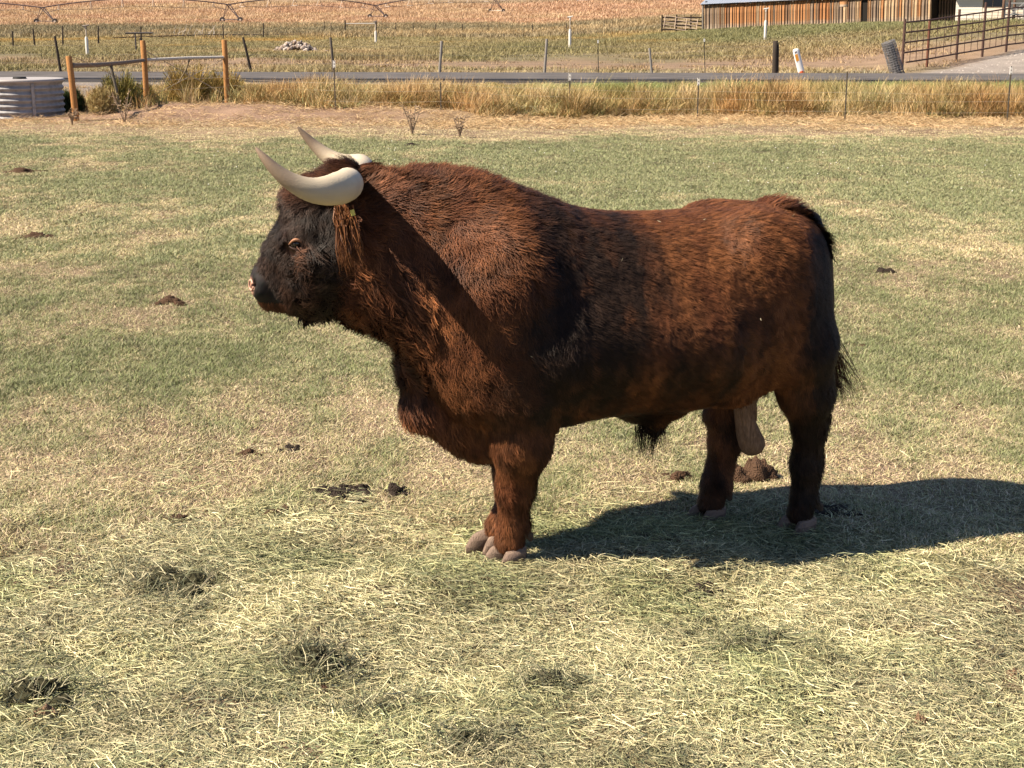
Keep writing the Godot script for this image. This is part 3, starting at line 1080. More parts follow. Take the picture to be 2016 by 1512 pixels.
	for k in 7:
		var zz := -.026 + k * .0085
		tube(sk, [Vector3(.41 + k * .006, .55, .034), Vector3(.418 + k * .007, .45, .030 + zz * .2), Vector3(.428 + k * .007, .40, .028)], [.008, .007, .003], 6)
	obj("scrotum", done(sk), vmat("bare skin", 0.7, 0.3), bull)
	var fine_hair := begin()
	for k in 40:
		var hp := Vector3(.40 + rr(-.03, .04), rr(.50, .58), rr(.01, .045))
		lock(fine_hair, hp, hp + Vector3(rr(-.01, .01), -rr(.02, .05), .004), Vector3.ZERO, .006, .006, 6, .0009, Color(.10, .06, .04) if k > 6 else Color(.45, .40, .35))
	tag(obj("belly_hair", done(fine_hair), hair, bull), "", "", "", "stuff")
	# bits of hay caught in the coat
	var bits := begin()
	for k in 70:
		var q := sv[rng.randi() % sv.size()]
		if q.y < .75 or q.z < .05 or q.x < -.65: continue
		bits.set_color(Color(.60, .50, .32) * rr(.7, 1.1))
		var dv := Vector3(rr(-1, 1), rr(-1, 1), rr(-.3, .3)).normalized() * rr(.004, .013)
		var c0 := q + Vector3(q.x * .0, .004, signf(q.z) * .022)
		quad(bits, c0 - dv, c0 - dv * .2 + Vector3(.0014, .0014, 0), c0 + dv, c0 - dv * .2 - Vector3(.0014, .0014, 0))
	tag(obj("hay_bits", done(bits), hair, bull), "", "", "", "stuff")
	# sheath hair
	var st := begin()
	for k in 46:
		var p := Vector3(.075 + rr(-.04, .045), .415 + rr(-.03, .02), rr(-.03, .03))
		lock(st, p, p + Vector3(rr(-.02, .03), -rr(.02, .17), rr(-.01, .01)) + Vector3(rr(-.02, .02), 0, 0), Vector3(rr(-.01, .01), 0, 0), .01, .008, 9, .0012, Color(.022, .014, .011))
	lock(st, Vector3(.11, .38, 0), Vector3(.21, .40, .02), Vector3(0, -.01, 0), .006, .015, 10, .0009, Color(.03, .018, .013))
	tag(obj("sheath_hair", done(st), hair, bull), "", "", "", "stuff")
	# tail and switch
	st = begin()
	st.set_color(DARK * 1.3)
	tube(st, [Vector3(.57, 1.13, 0), Vector3(.66, 1.09, .0), Vector3(.712, .98, .0), Vector3(.728, .82, .01), Vector3(.735, .66, .015), Vector3(.755, .56, .015), Vector3(.785, .50, .015)], [.04, .038, .034, .03, .026, .02, .008], 12)
	var tail := obj("tail", done(st), hair, bull)
	st = begin()
	for k in 30:
		var p := Vector3(.75, rr(.52, .70), .012)
		lock(st, p, Vector3(rr(.80, .93), rr(.38, .47), rr(-.03, .05)), Vector3(.015, .0, 0), .012, .016, 7, .0016, Color(.06, .028, .016))
	for k in 60:
		var y := rr(.62, 1.1)
		var p := Vector3(.728 - .1 * smoothstep(.95, 1.12, y), y, rr(-.03, .03))
		lock(st, p, p + Vector3(rr(.0, .02), -rr(.06, .11), rr(-.01, .01)), Vector3(.006, 0, 0), .01, .008, 8, .0013, Color(.026, .015, .011))
	tag(obj("switch_hair", done(st), hair, tail), "", "", "", "stuff")

# ------------------------------------------------------------------ road, fences, buildings and what lies about
func wood(key: String, r: float, g: float, b: float) -> StandardMaterial3D:
	if mats.has(key): return mats[key]
	var m := mat(key, r, g, b, 0.9, 0.2)
	if not mats.has("grain"):
		mats["grain"] = null
	m.albedo_texture = grain_tex
	m.uv1_triplanar = true
	m.uv1_scale = Vector3(7, 0.8, 7)
	m.heightmap_enabled = true
	m.heightmap_texture = grain_tex
	m.heightmap_scale = 0.8
	return m

var grain_tex: NoiseTexture2D

func post_mesh(h: float, r0: float, r1: float, sides := 10) -> ArrayMesh:
	var st := begin()
	tube(st, [Vector3(0, -0.25, 0), Vector3(0, h * 0.3, 0), Vector3(0.006, h * 0.65, 0), Vector3(0, h - 0.012, 0), Vector3(0, h, 0)], [r0, r0 * 0.99, lerpf(r0, r1, 0.6), r1, r1 * 0.86], sides)
	return done(st)

func lean(o: Node3D, to: Vector3) -> void:    # turn an upright thing so that its top points along «to»
	var y := to.normalized()
	var z := Vector3.RIGHT.cross(y).normalized()
	o.basis = Basis(y.cross(z), y, z)

func build_road() -> void:
	var st := begin()
	var shoulder := begin()
	for i in 120:
		var x0 := -180.0 + i * 3.0
		var x1 := x0 + 3.0
		for layer: Array in [[st, 3.3, 0.10], [shoulder, 3.9, 0.045]]:
			var c0 := Vector3(x0, 0, -47.9 + 0.065 * x0)
			var c1 := Vector3(x1, 0, -47.9 + 0.065 * x1)
			var y: float = layer[2]
			var hw: float = layer[1]
			var n := 8
			for k in n:
				var t0 := -1.0 + 2.0 * k / n
				var t1 := -1.0 + 2.0 * (k + 1) / n
				var h0 := y + 0.05 * (1.0 - t0 * t0)
				var h1 := y + 0.05 * (1.0 - t1 * t1)
				quad(layer[0], c0 + Vector3(0, h0, hw * t0), c0 + Vector3(0, h1, hw * t1), c1 + Vector3(0, h1, hw * t1), c1 + Vector3(0, h0, hw * t0))
			for s: float in [-1.0, 1.0]:
				var e0 := c0 + Vector3(0, y, hw * s)
				var e1 := c1 + Vector3(0, y, hw * s)
				var dn := Vector3(0, -y - 0.02, 0.5 * s)
				quad(layer[0], e0, e1, e1 + dn, e0 + dn)
	var asphalt := mat("asphalt", .165, .15, .145, 0.9, 0.2)
	asphalt.albedo_texture = noise_tex(0.02, 5, 0.6, 1.0, 512, 41)
	asphalt.uv1_triplanar = true
	asphalt.uv1_world_triplanar = true
	asphalt.uv1_scale = Vector3(0.06, 0.4, 0.4)
	tag(obj("road", done(st), asphalt), "", "", "", "structure")
	var gravel := mat("gravel", .37, .325, .285, 0.95, 0.15)
	gravel.albedo_texture = noise_tex(0.12, 4, 0.55, 1.0, 512, 42)
	gravel.uv1_triplanar = true
	gravel.uv1_world_triplanar = true
	gravel.uv1_scale = Vector3(0.5, 0.5, 0.5)
	tag(obj("road_shoulder", done(shoulder), gravel), "", "", "", "structure")
	# loose stones along the far edge of the road and on the drive
	var stone := rock_mesh(5, 1.0)
	var buf := PackedFloat32Array()
	for k in 2600:
		var x := rr(-22, 22)
		var z := -52.1 + 0.065 * x - absf(rng.randfn(0, 0.5))
		if k % 2 == 0:
			x = rr(14.5, 24)
			z = rr(-74, -51.2)
			if x - (-z - 54.0) * 0.72 < 15.2: continue
		var s := rr(0.012, 0.04)
		push(buf, Vector3.RIGHT * s, Vector3.UP * s * 0.7, Vector3.BACK * s, Vector3(x, ground_y(x, -z), z), Color(1, .9, .8) * rr(0.22, 0.42))
	copies("loose_gravel", stone, buf, vmat("stones", 0.9, 0.2))

func rock_mesh(seed_: int, size: float, rings := 6, sides := 9) -> ArrayMesh:
	var st := begin()
	var pts := []
	for i in rings + 1:
		var ring := PackedVector3Array()
		var v := PI * i / rings
		for k in sides:
			var a := TAU * k / sides
			var d := Vector3(sin(v) * cos(a), cos(v), sin(v) * sin(a))
			ring.append(d * size * (1.0 + 0.45 * n1.get_noise_3d(d.x * 60 + seed_ * 50, d.y * 60, d.z * 60)))
		pts.append(ring)
	st.set_smooth_group(-1)
	for i in rings:
		for k in sides:
			var j := (k + 1) % sides
			st.set_color(Color.WHITE)
			quad(st, pts[i][k], pts[i + 1][k], pts[i + 1][j], pts[i][j])
	return done(st)

func wire(st: SurfaceTool, pts: Array, r: float) -> void:
	for i in pts.size() - 1:
		tube(st, [pts[i], pts[i + 1]], [r, r], 4, false)

func build_brace() -> void:
	var w := wood("orange peeled pole", .56, .275, .105)
	var grey := wood("grey weathered pole", .32, .25, .20)
	var t := thing("brace_fence", "three orange peeled wooden posts braced by two horizontal rails at the pasture corner", "fence", Vector3(-7.92, 0, -27.15))
	var o := t.position
	var P := [Vector3(-7.92, 0, -27.15), Vector3(-7.48, 0.08, -30.7), Vector3(-6.08, 0.12, -32.0)]
	var H := [1.17, 1.32, 1.28]
	for k in 3:
		var p := obj("post", post_mesh(H[k], .058, .055, 14), w, t)
		p.position = P[k] - o
		lean(p, Vector3([-.05, -.012, -.008][k], 1, 0))
	var a: Vector3 = P[0] - o + Vector3(0.0, 1.0, 0)
	var b: Vector3 = P[1] - o + Vector3(0, .93, 0)
	var c: Vector3 = P[2] - o + Vector3(0, .92, 0)
	obj("rail", tube_mesh([a, a.lerp(b, .3) + Vector3(0, -.02, 0), a.lerp(b, .6) + Vector3(0, -.02, 0), b], [.045, .043, .04, .036], 9), grey, t)
	obj("rail", tube_mesh([b, b.lerp(c, .5) + Vector3(0, .01, 0), c], [.034, .034, .03], 9), wood("pale bare pole", .80, .74, .66), t)
	var stick := wood("grey stick", .19, .165, .13)
	obj("stay", tube_mesh([a.lerp(b, .5) + Vector3(0, -.03, 0.04), a.lerp(b, .5) + Vector3(.1, -.5, 0.1), a.lerp(b, .5) + Vector3(.14, -.8, .12)], [.032, .03, .026], 7), stick, t)
	obj("stay", tube_mesh([b.lerp(c, .55), b.lerp(c, .5) + Vector3(-.02, -.25, 0), b.lerp(c, .42) + Vector3(-.06, -.5, 0)], [.02, .018, .014], 7), wood("tan stick", .33, .25, .15), t)
	var st := begin()
	wire(st, [b + Vector3(0, .2, 0), c + Vector3(-.1, -.75, 0)], .008)
	wire(st, [c + Vector3(0, -.02, 0), b + Vector3(.1, -.72, 0)], .006)
	wire(st, [a + Vector3(.05, .15, 0), b + Vector3(0, -.6, 0)], .006)
	for y in [.25, .42, .62]:
		wire(st, [b + Vector3(0, -y, 0), c + Vector3(0, -y, 0)], .0035)
	obj("brace_wire", done(st), mat("rusty wire", .30, .24, .18, 0.6, 0.4), t)

func t_post(h: float) -> ArrayMesh:
	var st := begin()
	box(st, Transform3D(Basis.IDENTITY, Vector3(0, h / 2 - .15, 0)), Vector3(.026, h + .3, .008))
	box(st, Transform3D(Basis.IDENTITY, Vector3(0, h / 2 - .15, -.0185)), Vector3(.008, h + .3, .029))
	for k in int(h / .06):
		box(st, Transform3D(Basis.IDENTITY, Vector3(0, .08 + k * .06, .0075)), Vector3(.016, .018, .007))
	return done(st)

func build_near_fence() -> void:
	var t := thing("wire_fence", "low wire fence on thin steel posts running through the dry weeds before the road", "fence", Vector3(-1.3, 0, -28.4))
	var o := t.position
	var steel := mat("green grey steel post", .12, .10, .075, 0.8, 0.2)
	var prev := Vector3(-6.08, .1, -32.0)
	var wires := begin()
	for q: Array in [[-3.4, -28.8, .92], [-1.36, -28.6, .52], [1.1, -28.6, .80], [3.55, -28.6, .74], [6.15, -27.6, .86], [9.05, -27.3, .98], [13.5, -27.0, .9]]:
		var p := Vector3(q[0], ground_y(q[0], -q[1]), q[1])
		var m := obj("post", t_post(q[2]), steel, t)
		m.position = p - o
		for y: float in [.16, .36, .5]:
			wire(wires, [prev + Vector3(0, y, .012) - o, prev.lerp(p, .5) + Vector3(0, y - .02, .012) - o, p + Vector3(0, y, .012) - o], .0016)
		if not [-3.4, 1.1, 3.55, 9.05].has(q[0]):
			prev = p
			continue
		var tip := obj("post_tip", box_mesh(Vector3(.046, .14, .012)), mat("white paint", .75, .73, .68, .6, .3), m)
		tip.position = Vector3(0, float(q[2]) - .065, .002)
		prev = p
	obj("wire", done(wires), mat("wire", .42, .36, .28, 0.5, 0.4), t)

func build_road_fence() -> void:
	var t := thing("roadside_fence", "old leaning wooden and steel fence posts with wire along the far side of the road", "fence", Vector3(0, 0, -51.8))
	var o := t.position
	var dark := wood("dark split post", .075, .06, .05)
	var grey := wood("grey weathered post", .33, .30, .27)
	var steel := mat("black steel post", .03, .028, .028, 0.6, 0.35)
	var last := Vector3(-26, 0, -55)
	var wires := begin()
	# x, z, height, lean to the right at the top, thickness, kind
	for q: Array in [[-16.19, -54.0, 1.28, -.10, .05, 0], [-13.11, -53.9, 1.22, -.11, .055, 0], [-9.23, -53.3, 1.27, -.20, .05, 0], [-6.24, -52.7, 1.25, -.07, .05, 2], [-2.53, -52.5, 1.13, .075, .052, 1], [1.13, -52.3, 1.2, .06, .05, 1], [3.0, -52.2, 1.15, -.03, .02, 3], [4.85, -52.1, .90, -.13, .045, 1], [6.67, -52.0, 1.2, -.05, .02, 3], [9.07, -51.9, 1.14, -.025, .1, 4]]:
		var p := Vector3(q[0], ground_y(q[0], -q[1]), q[1])
		var h: float = q[2]
		var m: MeshInstance3D
		if q[5] == 3:
			m = obj("post", t_post(h), steel, t)
			obj("post_tip", box_mesh(Vector3(.05, .1, .02)), mat("white paint", .75, .73, .68, .6, .3), m).position.y = h - .04
		else:
			m = obj("post", post_mesh(h, q[4], float(q[4]) * .88, 9), [dark, grey, wood("brown grey post", .17, .14, .115), steel, dark][q[5]], t)
			if q[5] == 4:
				obj("post_splinter", tube_mesh([Vector3(.09, .0, .05), Vector3(.1, h * .95, .05)], [.03, .02], 6), dark, m)
		m.position = p - o
		lean(m, Vector3(q[3], 1, 0))
		for y: float in [.35, .65, .95]:
			wire(wires, [last + Vector3(0, y, 0) - o, last.lerp(p, .5) + Vector3(0, y - .03, 0) - o, p + Vector3(float(q[3]) * y, y, 0) - o], .0035)
		last = p
	obj("wire", done(wires), mat("dull wire", .16, .14, .125, 0.6, 0.3), t)

func build_marker() -> void:
	var t := thing("marker_post", "leaning white marker post with an orange sticker and an orange foot by the road", "marker post", Vector3(10.0, 0, -51.9))
	lean(t, Vector3(-.30, 1, 0))
	var st := begin()
	var ring := []
	for k in 14:
		var a := TAU * k / 14
		ring.append(Vector3(cos(a) * .115, 0, sin(a) * .07))
	for lv: Array in [[.1, 1.0, .72, 1.0], [.72, 1.0, .84, .97], [.84, .97, .9, .75], [.9, .75, .915, .3]]:
		st.set_smooth_group(0)
		for k in 14:
			var j := (k + 1) % 14
			quad(st, Vector3(0, lv[0], 0) + ring[k] * lv[1], Vector3(0, lv[0], 0) + ring[j] * lv[1], Vector3(0, lv[2], 0) + ring[j] * lv[3], Vector3(0, lv[2], 0) + ring[k] * lv[3])
	for k in 14:
		for v: Vector3 in [Vector3(0, .915, 0), ring[(k + 1) % 14] * .3 + Vector3(0, .915, 0), ring[k] * .3 + Vector3(0, .915, 0)]: st.add_vertex(v)
	obj("shell", done(st), mat("white plastic", .68, .66, .64, .5, .4), t)
	st = begin()
	tube(st, [Vector3(0, -.08, 0), Vector3(0, .13, 0)], [.088, .088], 14)
	obj("foot", done(st), mat("orange plastic", .62, .12, .035, .55, .35), t)
	var lab := obj("sticker", box_mesh(Vector3(.1, .24, .012)), mat("orange sticker", .70, .30, .045, .5, .3), t)
	lab.position = Vector3(-.035, .61, .064)
	var dk := obj("dark_print", box_mesh(Vector3(.08, .05, .012)), mat("grey print", .18, .17, .19, .6, .3), t)
	dk.position = Vector3(-.03, .80, .064)

func build_netting() -> void:
	var t := thing("wire_roll", "grey roll of woven wire netting standing aslant beside the brown pipe fence", "wire roll", Vector3(13.55, 0, -52.9))
	lean(t, Vector3(-.36, 1, 0))
	var st := begin()
	for k in 30:
		var r := .245 - .004 * (k % 7)
		var pts := []
		for s in 9:
			var a := TAU * (k / 30.0) + s * .05 * (1 if k % 2 else -1)
			var rad := r + rr(-.018, .018)
			pts.append(Vector3(cos(a) * rad, -.1 + 1.28 * s / 8.0 + rr(-.03, .03), sin(a) * rad))
		wire(st, pts, .006)
	for y in 15:
		for lay in 3:
			var pts := []
			for s in 15:
				var a := TAU * s / 14.0
				var rad := .25 - .05 * lay + rr(-.012, .012)
				pts.append(Vector3(cos(a) * rad, y * .083 + rr(-.012, .012), sin(a) * rad))
			wire(st, pts, .006)
	for k in 60:
		var a := rr(0, TAU)
		var y := rr(0, 1.1)
		wire(st, [Vector3(cos(a) * .24, y, sin(a) * .24), Vector3(cos(a + .3) * .2, y + rr(.05, .12), sin(a + .3) * .2), Vector3(cos(a + .6) * .25, y + rr(-.02, .14), sin(a + .6) * .25)], .0055)
	obj("netting", done(st), mat("galvanised wire", .19, .185, .19, .5, .5), t)
	var core := obj("core", tube_mesh([Vector3(0, -.1, 0), Vector3(0, 1.12, 0)], [.15, .15], 12), mat("dark wire mass", .10, .095, .095, .7, .3), t)

func build_pipe_fence() -> void:
	var t := thing("pipe_fence", "rusty brown welded pipe fence climbing beside the gravel drive", "fence", Vector3(14.35, 0, -55.4))
	var o := t.position
	var pipe := mat("rusty pipe", .075, .042, .033, .7, .35)
	var rust := mat("red rusty pipe", .13, .055, .035, .75, .3)
	var tops := []
	var feet := []
	for q: Array in [[14.35, -55.4, 1.86, 0], [15.75, -57.2, 1.72, 1], [17.35, -58.9, 1.98, 0], [18.85, -60.5, 2.12, 0], [20.25, -61.9, 2.05, 0], [22.2, -63.9, 2.0, 0], [24.2, -66.0, 2.0, 0]]:
		var p := Vector3(q[0], ground_y(q[0], -q[1]), q[1])
		var m := obj("post", bar(Vector3(0, -.3, 0), Vector3(0, q[2], 0), .05, 10), rust if q[3] else pipe, t)
		m.position = p - o
		feet.append(p - o)
	for k in 5:
		var y := .30 + k * .36
		var pts := []
		var rad := []
		for f: Vector3 in feet:
			pts.append(f + Vector3(.01, y, .053))
			rad.append(.031)
		if k == 0: pts[0] = pts[0].lerp(pts[1], .12)
		obj("rail", tube_mesh(pts, rad, 8), pipe, t)
	for i in feet.size() - 1:
		for k in 3:
			var f: Vector3 = feet[i].lerp(feet[i + 1], .25 + .25 * k) + Vector3(.01, 0, .075)
			obj("picket", bar(f + Vector3(0, .27, 0), f + Vector3(0, 1.76, 0), .012, 6), pipe, t)

func build_barn() -> void:
	var a := Vector3(17.7, land(17.7, 139) - .15, -139.0)
	var b := Vector3(35.2, land(35.2, 127.5) - .05, -127.5)
	var along := b - a
	var length := along.length()
	var t := thing("plank_barn", "long low barn of orange brown vertical planks under a pale metal roof", "barn", a)
	var x := along.normalized()
	var z := Vector3(x.z, 0, -x.x).normalized() * -1.0     # out of the wall, towards the road
	if z.z < 0.0: z = -z
	t.basis = Basis(x, z.cross(x), z)
	# five planks, each with its own run of colour: weathered grey towards the ground
	var kinds := []
	for c: Color in [Color(.60, .29, .13), Color(.66, .34, .165), Color(.50, .225, .10), Color(.32, .185, .115), Color(.72, .50, .31), Color(.36, .26, .19), Color(.19, .14, .11)]:
		var st := begin()
		var hs := [-.3, .12, .5, .75, 1.6, 2.45]
		for s in 5:
			for f in 4:
				var dx := [[-.5, .5], [.5, .5], [.5, -.5], [-.5, -.5]]
				var p0 := Vector3(dx[f][0], 0, dx[f][1] * .03)
				var p1 := Vector3(dx[(f + 1) % 4][0], 0, dx[(f + 1) % 4][1] * .03)
				var low := mixc(Color(.55, .44, .34), c, smoothstep(.3, .75, hs[s]))
				var high := mixc(Color(.55, .44, .34), c, smoothstep(.3, .75, hs[s + 1])) * (1.0 - .05 * s)
				for v: Array in [[p0, hs[s], low], [p0, hs[s + 1], high], [p1, hs[s + 1], high], [p0, hs[s], low], [p1, hs[s + 1], high], [p1, hs[s], low]]:
					st.set_color(v[2])
					st.add_vertex((v[0] as Vector3) + Vector3(0, v[1], 0))
		kinds.append(done(st))
	var pm := vmat("barn plank", .9, .2)
	pm.albedo_texture = grain_tex
	pm.uv1_triplanar = true
	pm.uv1_scale = Vector3(5, .5, 5)
	var u := 0.0
	var i := 0
	while u < length - .12:
		var w := rr(.17, .34)
		var k: int = [0, 0, 1, 1, 2, 4, 1, 0, 3][rng.randi() % 9]
		if u < 1.9: k = 5 + rng.randi() % 2
		elif rng.randf() < 0.05: k = 5
		elif u > 12.4 and u < 14.6: k = 3 + rng.randi() % 3
		elif u > 15.2: k = [4, 5, 4, 0][rng.randi() % 4]
		if u > 14.85 and u < 15.2:      # a missing plank: the dark inside shows
			u += .3
			continue
		var p := obj("plank", kinds[k], pm, t)
		p.position = Vector3(u + w / 2, rr(-.05, .05), rr(-.012, .02))
		p.scale = Vector3(w - .009, rr(.97, 1.0), 1)
		if u > 12.0 and rng.randf() < .4: p.scale.y = rr(.86, .97)
		if rng.randf() < .28:      # a narrow batten nailed over the joint
			var bt := obj("batten", kinds[[4, 4, 1][rng.randi() % 3]], pm, t)
			bt.position = Vector3(u, 0, .034)
			bt.scale = Vector3(.075, rr(.93, 1.0), .9)
		u += w
		i += 1
	var patch_ := obj("patch_board", kinds[1], pm, t)
	patch_.transform = Transform3D(Basis(Vector3(.75, 0, 0), Vector3(0, .22, 0), Vector3(0, 0, 1)), Vector3(13.3, 1.75, .04))
	var inner := wood("dark barn inside", .035, .03, .027)
	var core := obj("inner_wall", box_mesh(Vector3(length + .05, 2.7, .1)), inner, t)
	core.position = Vector3(length / 2, 1.05, -.12)
	# the end wall towards the field and a stretch set back in the shade to the right
	var end := obj("end_wall", box_mesh(Vector3(.12, 3.0, 7.0)), inner, t)
	end.position = Vector3(.06, 1.2, -3.6)
	u = length + .05
	while u < length + 1.75:
		var p := obj("plank", kinds[6], pm, t)
		p.position = Vector3(u + .12, .05, -1.6)
		p.scale.x = .23
		u += .24
	obj("side_wall", box_mesh(Vector3(.1, 2.8, 1.6)), inner, t).position = Vector3(length - .02, 1.1, -.85)
	obj("corner_post", post_mesh(2.5, .1, .09), wood("grey corner post", .27, .24, .21), t).position = Vector3(-.25, 0, -.1)
	# roof: ribbed metal sheets
	var metal := mat("pale roof metal", .42, .46, .52, .38, .5, 0.55)
	var n := 24
	var w := (length + 2.9) / n
	var sheets := begin()
	for s in 4:
		var x0 := s * w / 4.0
		quad(sheets, Vector3(x0, 0, 0), Vector3(x0, 2.1, -5.4), Vector3(x0 + w / 4.0 - .06, 2.1, -5.4), Vector3(x0 + w / 4.0 - .06, 0, 0))
		quad(sheets, Vector3(x0 + w / 4.0 - .06, 0, 0), Vector3(x0 + w / 4.0 - .06, 2.1, -5.4), Vector3(x0 + w / 4.0 - .03, 2.13, -5.4), Vector3(x0 + w / 4.0 - .03, .03, 0))
		quad(sheets, Vector3(x0 + w / 4.0 - .03, .03, 0), Vector3(x0 + w / 4.0 - .03, 2.13, -5.4), Vector3(x0 + w / 4.0, 2.1, -5.4), Vector3(x0 + w / 4.0, 0, 0))
	var sheet := done(sheets)
	for k in n:
		var p := obj("roof_sheet", sheet, metal, t)
		p.position = Vector3(-.35 + k * w, 2.44 + .004 * (k % 2), .30)
	var back := obj("roof_back", box_mesh(Vector3(length + 2.9, .06, 5.0)), metal, t)
	back.transform = Transform3D(Basis(Vector3.RIGHT, .33), Vector3(length / 2 + 1.1, 3.72, -7.45))
	obj("ridge_beam", box_mesh(Vector3(length + 2.7, .12, .12)), inner, t).position = Vector3(length / 2 + 1.1, 4.40, -5.1)
	obj("eave_board", box_mesh(Vector3(length + 2.8, .09, .04)), wood("eave board", .10, .075, .06), t).position = Vector3(length / 2 + 1.1, 2.385, .2)
	for k in 15:
		obj("rafter_end", box_mesh(Vector3(.09, .09, .3)), wood("pale rafter", .42, .36, .3), t).position = Vector3(.5 + k * 1.36, 2.335, .05)
	obj("back_wall", box_mesh(Vector3(length + 1.7, 3.0, .1)), inner, t).position = Vector3(length / 2 + .8, 1.2, -9.6)

func build_white_house() -> void:
	var at := Vector3(36.2, land(36.2, 124) - .3, -124.0)
	var t := thing("white_shed", "low cream white building with a dark window right of the plank barn", "building", at)
	t.rotation.y = -0.45
	var cream := mat("cream boards", .62, .54, .44, .85, .25)
	var shade := mat("white block", .66, .60, .52, .85, .25)
	obj("wall", box_mesh(Vector3(2.1, 2.7, .2)), shade, t).position = Vector3(1.05, 1.35, -.1)
	obj("wall", box_mesh(Vector3(1.55, 1.55, .2)), cream, t).position = Vector3(2.885, .775, -.1)
	obj("wall", box_mesh(Vector3(9.0, 2.7, .2)), cream, t).position = Vector3(8.165, 1.35, -.1)
	obj("wall", box_mesh(Vector3(1.55, .3, .2)), cream, t).position = Vector3(2.885, 2.55, -.1)
	for k in 6:
		obj("board", box_mesh(Vector3(2.08, .2, .03)), shade, t).position = Vector3(1.05, .32 + k * .225, .016)
		obj("board", box_mesh(Vector3(1.5, .2, .03)), cream, t).position = Vector3(2.885, .32 + k * .225, .016) if k < 5 else Vector3(2.885, 2.56, .016)
	for k in 10:
		obj("board", box_mesh(Vector3(8.95, .2, .03)), cream, t).position = Vector3(8.165, .32 + k * .225, .016)
	for k in 4:
		obj("board", box_mesh(Vector3(2.08, .2, .03)), shade, t).position = Vector3(1.05, .32 + (k + 6) * .225, .016)
	var win := obj("window", box_mesh(Vector3(1.5, .82, .04)), mat("dark window", .012, .013, .016, .12, .5), t)
	win.position = Vector3(2.885, 1.98, -.06)
	var fr := mat("tan window frame", .38, .27, .18, .8, .3)
	for q: Array in [[-.76, 0, .06, .94], [.76, 0, .06, .94], [0, -.44, 1.58, .07], [0, .44, 1.58, .07], [0, 0, .04, .82]]:
		obj("frame", box_mesh(Vector3(q[2], q[3], .07)), fr, win).position = Vector3(q[0], q[1], .05)
	obj("foundation", box_mesh(Vector3(12.6, .7, .26)), mat("grey block", .35, .30, .25, .9, .2), t).position = Vector3(6.3, -.15, -.1)
	obj("side_wall", box_mesh(Vector3(.2, 2.7, 5.0)), cream, t).position = Vector3(.1, 1.35, -2.7)
	var roof := obj("roof", box_mesh(Vector3(13.6, .1, 4.6)), mat("pale roof metal", .42, .46, .52, .38, .5, .55), t)
	roof.transform = Transform3D(Basis(Vector3.RIGHT, .35), Vector3(6.4, 3.3, -1.5))
	obj("fascia", box_mesh(Vector3(13.4, .16, .05)), mat("brown fascia", .16, .12, .1, .8, .3), t).position = Vector3(6.4, 2.62, .42)

func build_corral() -> void:
	# white wooden gate with a cross brace
	var g := Vector3(32.7, land(32.7, 101), -101.0)
	var t := thing("white_gate", "white wooden gate with crossed braces before the cream building", "gate", g)
	var white := wood("white boards", .62, .6, .57)
	for k in 4:
		obj("board", box_mesh(Vector3(1.35, .09, .03)), white, t).position = Vector3(.67, .2 + k * .36, 0)
	obj("upright", box_mesh(Vector3(.09, 1.25, .034)), white, t).position = Vector3(.05, .7, .034)
	obj("upright", box_mesh(Vector3(.09, 1.25, .034)), white, t).position = Vector3(1.3, .7, .034)
	for s: float in [1.0, -1.0]:
		var d := obj("brace", box_mesh(Vector3(1.62, .08, .026)), white, t)
		d.transform = Transform3D(Basis(Vector3.BACK, .74 * s), Vector3(.67, .74, .066 if s > 0 else -.034))
	var brown := wood("brown log post", .19, .115, .08)
	for q: Array in [[-.05, 1.55], [.75, 1.62], [1.55, 1.6]]:
		var p := thing("corral_post", ["brown log post at the left edge of the white gate", "brown log post behind the middle of the white gate", "grey log post right of the white gate"][int(q[0] + .6)], "post", g + Vector3(q[0], 0, -.25 if q[0] > .2 and q[0] < 1 else 0.0), 0.0, "posts of the corral")
		obj("log", post_mesh(q[1], .1, .085), brown if q[0] < 1 else wood("grey log post", .26, .24, .22), p)
	# grey corral panels at the edge of the picture
	var c := thing("cattle_gate", "grey metal corral gate right of the white gate", "gate", g + Vector3(1.75, 0, -.1))
	var gm := mat("grey galvanised pipe", .36, .37, .38, .5, .5, .3)
	for k in 5:
		obj("rail", bar(Vector3(0, .25 + k * .3, 0), Vector3(2.6, .25 + k * .3, 0), .035, 8), gm, c)
	for xx: float in [0.0, 1.3, 2.6]:
		obj("upright", bar(Vector3(xx, 0, .04), Vector3(xx, 1.5, .04), .035, 8), gm, c)
	# old pipe gate leaning on a plank fence at the left end of the barn
	var q := Vector3(13.75, land(13.75, 139.5), -139.5)
	var f := thing("plank_fence", "short stretch of dark plank fence joining the left end of the barn", "fence", q)
	var dk := wood("dark fence plank", .10, .075, .06)
	for k in 4:
		obj("plank", box_mesh(Vector3(3.9, .14, .04)), dk, f).position = Vector3(1.95, .25 + k * .36, 0)
	for xx: float in [.05, 1.4, 2.7]:
		obj("post", box_mesh(Vector3(.13, 1.6, .1)), dk, f).position = Vector3(xx, .75, -.075)
	var l := thing("old_gate", "pale rusty pipe gate leaning askew on the dark plank fence", "gate", q + Vector3(.15, 0, .45))
	l.basis = Basis(Vector3.RIGHT, -.15) * Basis(Vector3.BACK, -.13)
	l.position.y += .38
	var pk := mat("pale rusty pipe", .60, .46, .36, .7, .3)
	for k in 5:
		obj("rail", bar(Vector3(.06 if k == 4 else 0.0, .05 + k * .27, 0), Vector3(3.0, .05 + k * .27, 0), .027, 7), pk, l)
	for k in 4:
		obj("stile", bar(Vector3(k * 1.0, .05, .03), Vector3(k * 1.0, 1.13, .03), .027, 7), pk, l)

